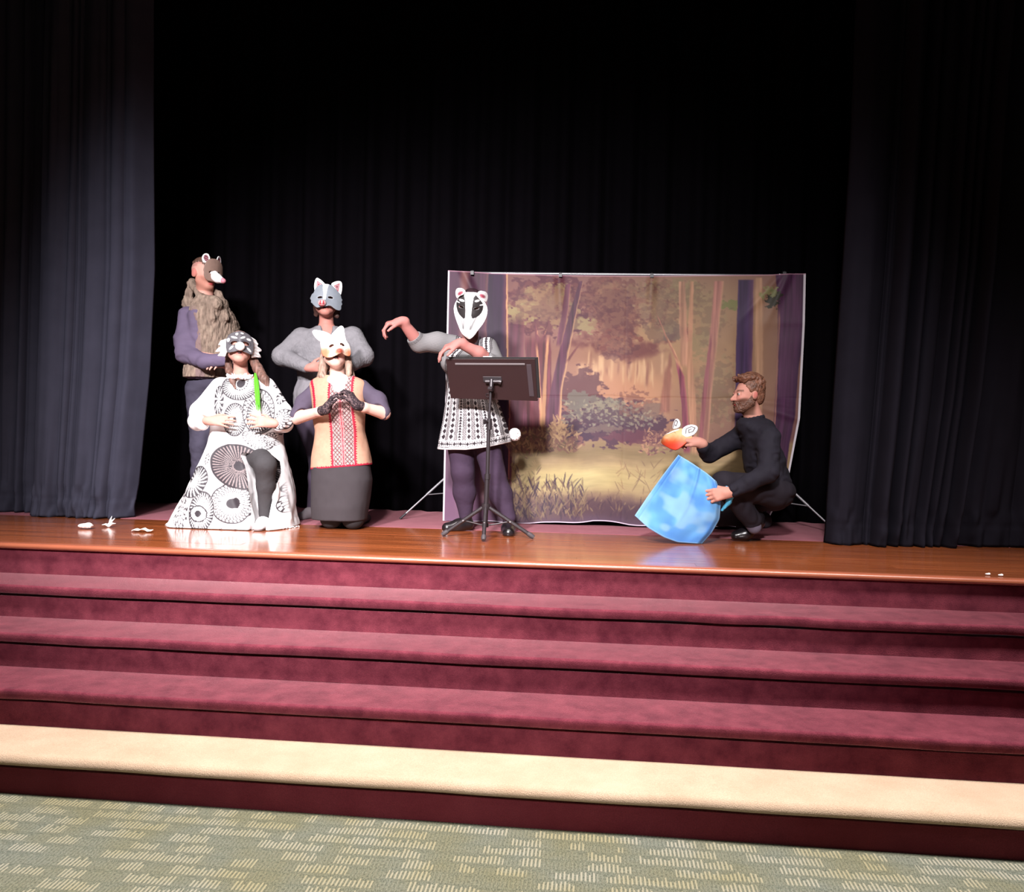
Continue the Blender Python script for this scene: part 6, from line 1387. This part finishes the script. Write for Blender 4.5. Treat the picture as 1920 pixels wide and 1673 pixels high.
# ------------------------------------------------------------------ fox mask in his hand
def fox_mask():
    Y = 1.25; pm = pxm(at_y(1272, 825, Y)); C = (505, 670); o = at_y(1160 + 505 / 4.647, 680 + 670 / 4.647, Y); M = face_frame(-20 - 8, 25, 0)
    cy = math.cos(math.radians(28)); T = lambda pts: [(a / cy, b) for a, b in tr(pts, 1160, 680, 4.647, C, pm, math.cos(math.radians(25)))]; k = 4.647 * pm
    root = empty('fox_mask', o, 'orange and white fox mask with two tall ears held in the crouching man\'s hand', 'mask')
    def H(x, z): return .050 - 4.0 * (x - .02) ** 2 - 3.0 * (z + .02) ** 2 + .03 * np.exp(-((x + .07) ** 2 + (z + .01) ** 2) / .0012)
    out = T([(372, 664), (430, 638), (470, 608), (545, 585), (600, 602), (642, 650), (620, 692), (592, 740), (545, 784), (500, 778), (450, 752), (400, 722), (374, 692)])
    l1 = T([(468, 640), (490, 628), (512, 640)]); ws = T([(375, 662), (450, 634), (520, 606)])
    def mc(P, N):
        x, z = P[:, 0], P[:, 2]; t = sst(.030, -.045, z + .25 * np.maximum(-x - .03, 0) * 0 + .006 * fbm3(P, 70, 2, 3)); c = np.tile(A(250, 218, 160, 1.9), (len(P), 1)); c = paint(c, t, A(240, 112, 56, 1.8)); c = paint(c, sst(-.02, -.065, z) * .8, A(222, 50, 38, 1.8))
        d = np.min([segd(x, z, ws[i], ws[i + 1]) for i in range(2)], 0); c = paint(c, 1 - sst(.003, .008, d), WHITE)
        d = np.min([segd(x, z, l1[i], l1[i + 1]) for i in range(2)], 0); return paint(c, (1 - sst(.001, .003, d)) * .8, A(130, 90, 70))
    sdf_o = mask_piece('face_shell', root, o, M, out, H, .0045, mc, .0028)
    for eo, pts in (([(474, 606), (470, 560), (476, 528), (490, 510), (520, 523), (542, 575), (520, 600)], [(482, 590), (484, 545), (492, 528), (510, 545), (504, 580), (492, 570)]), ([(555, 604), (580, 570), (630, 549), (662, 560), (662, 600), (642, 642), (602, 670), (572, 672), (560, 640)], [(590, 640), (588, 600), (620, 574), (645, 578), (636, 612), (612, 630), (606, 605), (622, 595)])):
        ln = T(pts)
        def ec(P, N, ln=ln):
            x, z = P[:, 0], P[:, 2]; d = np.min([segd(x, z, ln[i], ln[i + 1]) for i in range(len(ln) - 1)], 0); return paint(np.tile(WHITE * .62, (len(P), 1)), (1 - sst(.0016, .0036, d)) * .95, A(60, 42, 46))
        mask_piece('ear', root, o, M, T(eo), lambda x, z: .045 - 3.0 * (x - .02) ** 2 + 0 * z, .005, ec, .0026, label='white ear with drawn spiral')
fox_mask()
# ------------------------------------------------------------------ blue cloth
def blue_cloth():
    Y = .885; n = 90
    def curve(pts):
        p = np.array(pts, float); d = np.concatenate([[0], np.cumsum(np.hypot(*np.diff(p, axis=0).T))]); t = np.linspace(0, d[-1], n); return np.stack([np.interp(t, d, p[:, 0]), np.interp(t, d, p[:, 1])], 1)
    def sm(c):
        for _ in range(10): c[1:-1] = .25 * c[:-2] + .5 * c[1:-1] + .25 * c[2:]
        return c
    Tp = sm(curve([(1272, 853), (1300, 870), (1326, 888), (1343, 903)])); Bt = sm(curve([(1190, 967), (1215, 990), (1245, 1008), (1270, 1017), (1316, 1020)])); Lf = sm(curve([(1272, 853), (1245, 888), (1215, 930), (1190, 967)])); Rt = sm(curve([(1343, 903), (1350, 925), (1351, 948), (1349, 974), (1334, 1000), (1316, 1020)]))
    u = np.linspace(0, 1, n)[None, :, None]; v = np.linspace(0, 1, n)[:, None, None]
    Cn = (1 - v) * Tp[None] + v * Bt[None] + (1 - u) * Lf[:, None] + u * Rt[:, None] - ((1 - u) * (1 - v) * Tp[0] + u * (1 - v) * Tp[-1] + (1 - u) * v * Bt[0] + u * v * Bt[-1])
    U, V = np.meshgrid(np.linspace(0, 1, n), np.linspace(0, 1, n))
    Yv = Y - .02 * U * (1 - V) + .02 * V + .012 * np.sin(U * 5 + V * 3) + .007 * np.sin(U * 11 - V * 6) + .006 * (noise2(n, n, 5, 5, 3) - .5) * 4
    Yv += .03 * sst(.93, 1, U) - .010 * np.exp(-((U - .52) / .03) ** 2) * sst(1, .2, V) + .004 * np.exp(-((U - .07) / .008) ** 2)
    d = CFW[None, None] + CR * ((Cn[..., 0] - 960) / CF)[..., None] - CU * ((Cn[..., 1] - 836.5) / CF)[..., None]
    P = CC + d * ((Yv - CC[1]) / d[..., 1])[..., None]; P[..., 2] = np.maximum(P[..., 2], .004)
    nz = noise2(n, n, 5, 5, 7) * .6 + noise2(n, n, 12, 10, 8) * .4
    c1, c2, c3 = A(92, 155, 233, 1.6), A(172, 220, 255, 1.8), A(114, 184, 248, 1.6); t = sst(.3, .75, nz)[..., None]; t2 = .8 * sst(.45, .85, noise2(n, n, 9, 7, 19))[..., None]
    c = c1 * (1 - t) + c3 * t; c = c * (1 - .7 * t2) + c2 * .7 * t2
    edge = (np.minimum(np.minimum(U, 1 - U), np.minimum(V, 1 - V)) < .02)[..., None]; c = np.where(edge, c * .5 + c2 * .5, c)
    Ix = (np.arange(n - 1)[:, None] * n + np.arange(n - 1)[None]).ravel(); F = np.stack([Ix, Ix + n, Ix + n + 1, Ix + 1], 1)
    o = mesh_obj('blue_cloth', P.reshape(-1, 3), F, vc('cloth'), None, None, c.reshape(-1, 3)); md = o.modifiers.new('thickness', 'SOLIDIFY'); md.thickness = .004; md.offset = 0
    props(o, 'square of mottled sky blue cloth held up by the crouching man, corner on the floor', 'cloth')
    # the bunched end showing behind his hand
    f = Field(); a = at_y(1362, 914, .90); b = at_y(1370, 928, .915); c_ = at_y(1366, 942, .92); e = at_y(1354, 957, .91); f.chain([a, b, c_, e], [.010, .022, .016, .007], .01, (1, .6, 1))
    sdf('bunched_end', f, .003, noise_col(A(90, 185, 225, 1.5), .1, 30, 2), vc('cloth'), o, wrinkle(.003, 60, 3), 'turquoise bunched end')
blue_cloth()
# ------------------------------------------------------------------ white tufts on the boards
M_TUFT = flat('white_down', (.84, .82, .82), .9)
def tuft(kind, px, py, label, seed):
    c = at_z(px, py, 0.004); r = rnd(seed)
    g = MB()
    if kind == 'ball':
        f = Field(); f.ell(c + (0, 0, .016), (.046, .032, .016), .01); f.ell(c + (.022, .0, .022), (.02, .022, .016), .01)
        f.cut(lambda P: .003 - P[:, 2], .003)
        o = sdf('down_tuft', f, .003, lambda P, N: np.tile(np.array([.84, .82, .82]), (len(P), 1)), vc('fur'), None, lambda P, N: .004 * fbm3(P, 90, 2, seed)); 
    elif kind == 'star':
        for a in (0.2, .9, 1.5, 2.1, 2.9, 3.6):
            e = c + np.array([math.cos(a) * .045, math.sin(a) * .03, .012 + .055 * max(0, math.sin(a)) * (a < 2)]); m = (c + e) / 2 + (0, 0, .01); g.tube([c + (0, 0, .003), m, e], [.007, .006, .001], 8)
        o = g.build('feather', M_TUFT, None, None, True)
    else:
        V = []; F = []; n = 14
        for i in range(n + 1):
            t = i / n; x = (t - .5) * .13; w_ = .012 + .010 * math.sin(t * 9) ** 2; z = .006 + .010 * math.sin(t * 3.1) + .004 * math.sin(t * 14)
            g.V.append(np.array([c + (x, -w_, z - .004), c + (x, w_, z), c + (x, w_, z + .003), c + (x, -w_, z)]))
            if i: b = (i - 1) * 4; g.F += [[b + k, b + (k + 1) % 4, b + 4 + (k + 1) % 4, b + 4 + k] for k in range(4)]
        g.n = 4 * (n + 1); g.F += [[3, 2, 1, 0], [4 * n, 4 * n + 1, 4 * n + 2, 4 * n + 3]]
        o = g.build('paper_shred', M_TUFT, None, None, True)
    if kind == 'ball': pass
    props(o, label, 'feather' if kind != 'strip' else 'paper shred')
tuft('ball', 160, 991, 'rounded tuft of white down on the stage boards, nearest the left edge', 2)
tuft('star', 204, 988, 'spiky white feather on the boards between the down tuft and the flat shred', 3)
tuft('strip', 267, 997, 'flat white shred lying on the boards left of the printed robe', 4)
for i, (px, py, lb) in enumerate(((1852, 1079, 'left of two tiny white petals on the stage edge at far right'), (1876, 1081, 'right of two tiny white petals on the stage edge at far right'))):
    c = at_z(px, py, .0); f = Field(); f.ell(c + (0, 0, .006), (.013, .010, .005), .005); f.ell(c + (.008, .004, .008), (.006, .006, .005), .004)
    props(sdf('petal', f, .002, np.array([.80, .74, .72]), vc('fur'), None), lb, 'petal', 'petals on the stage edge')
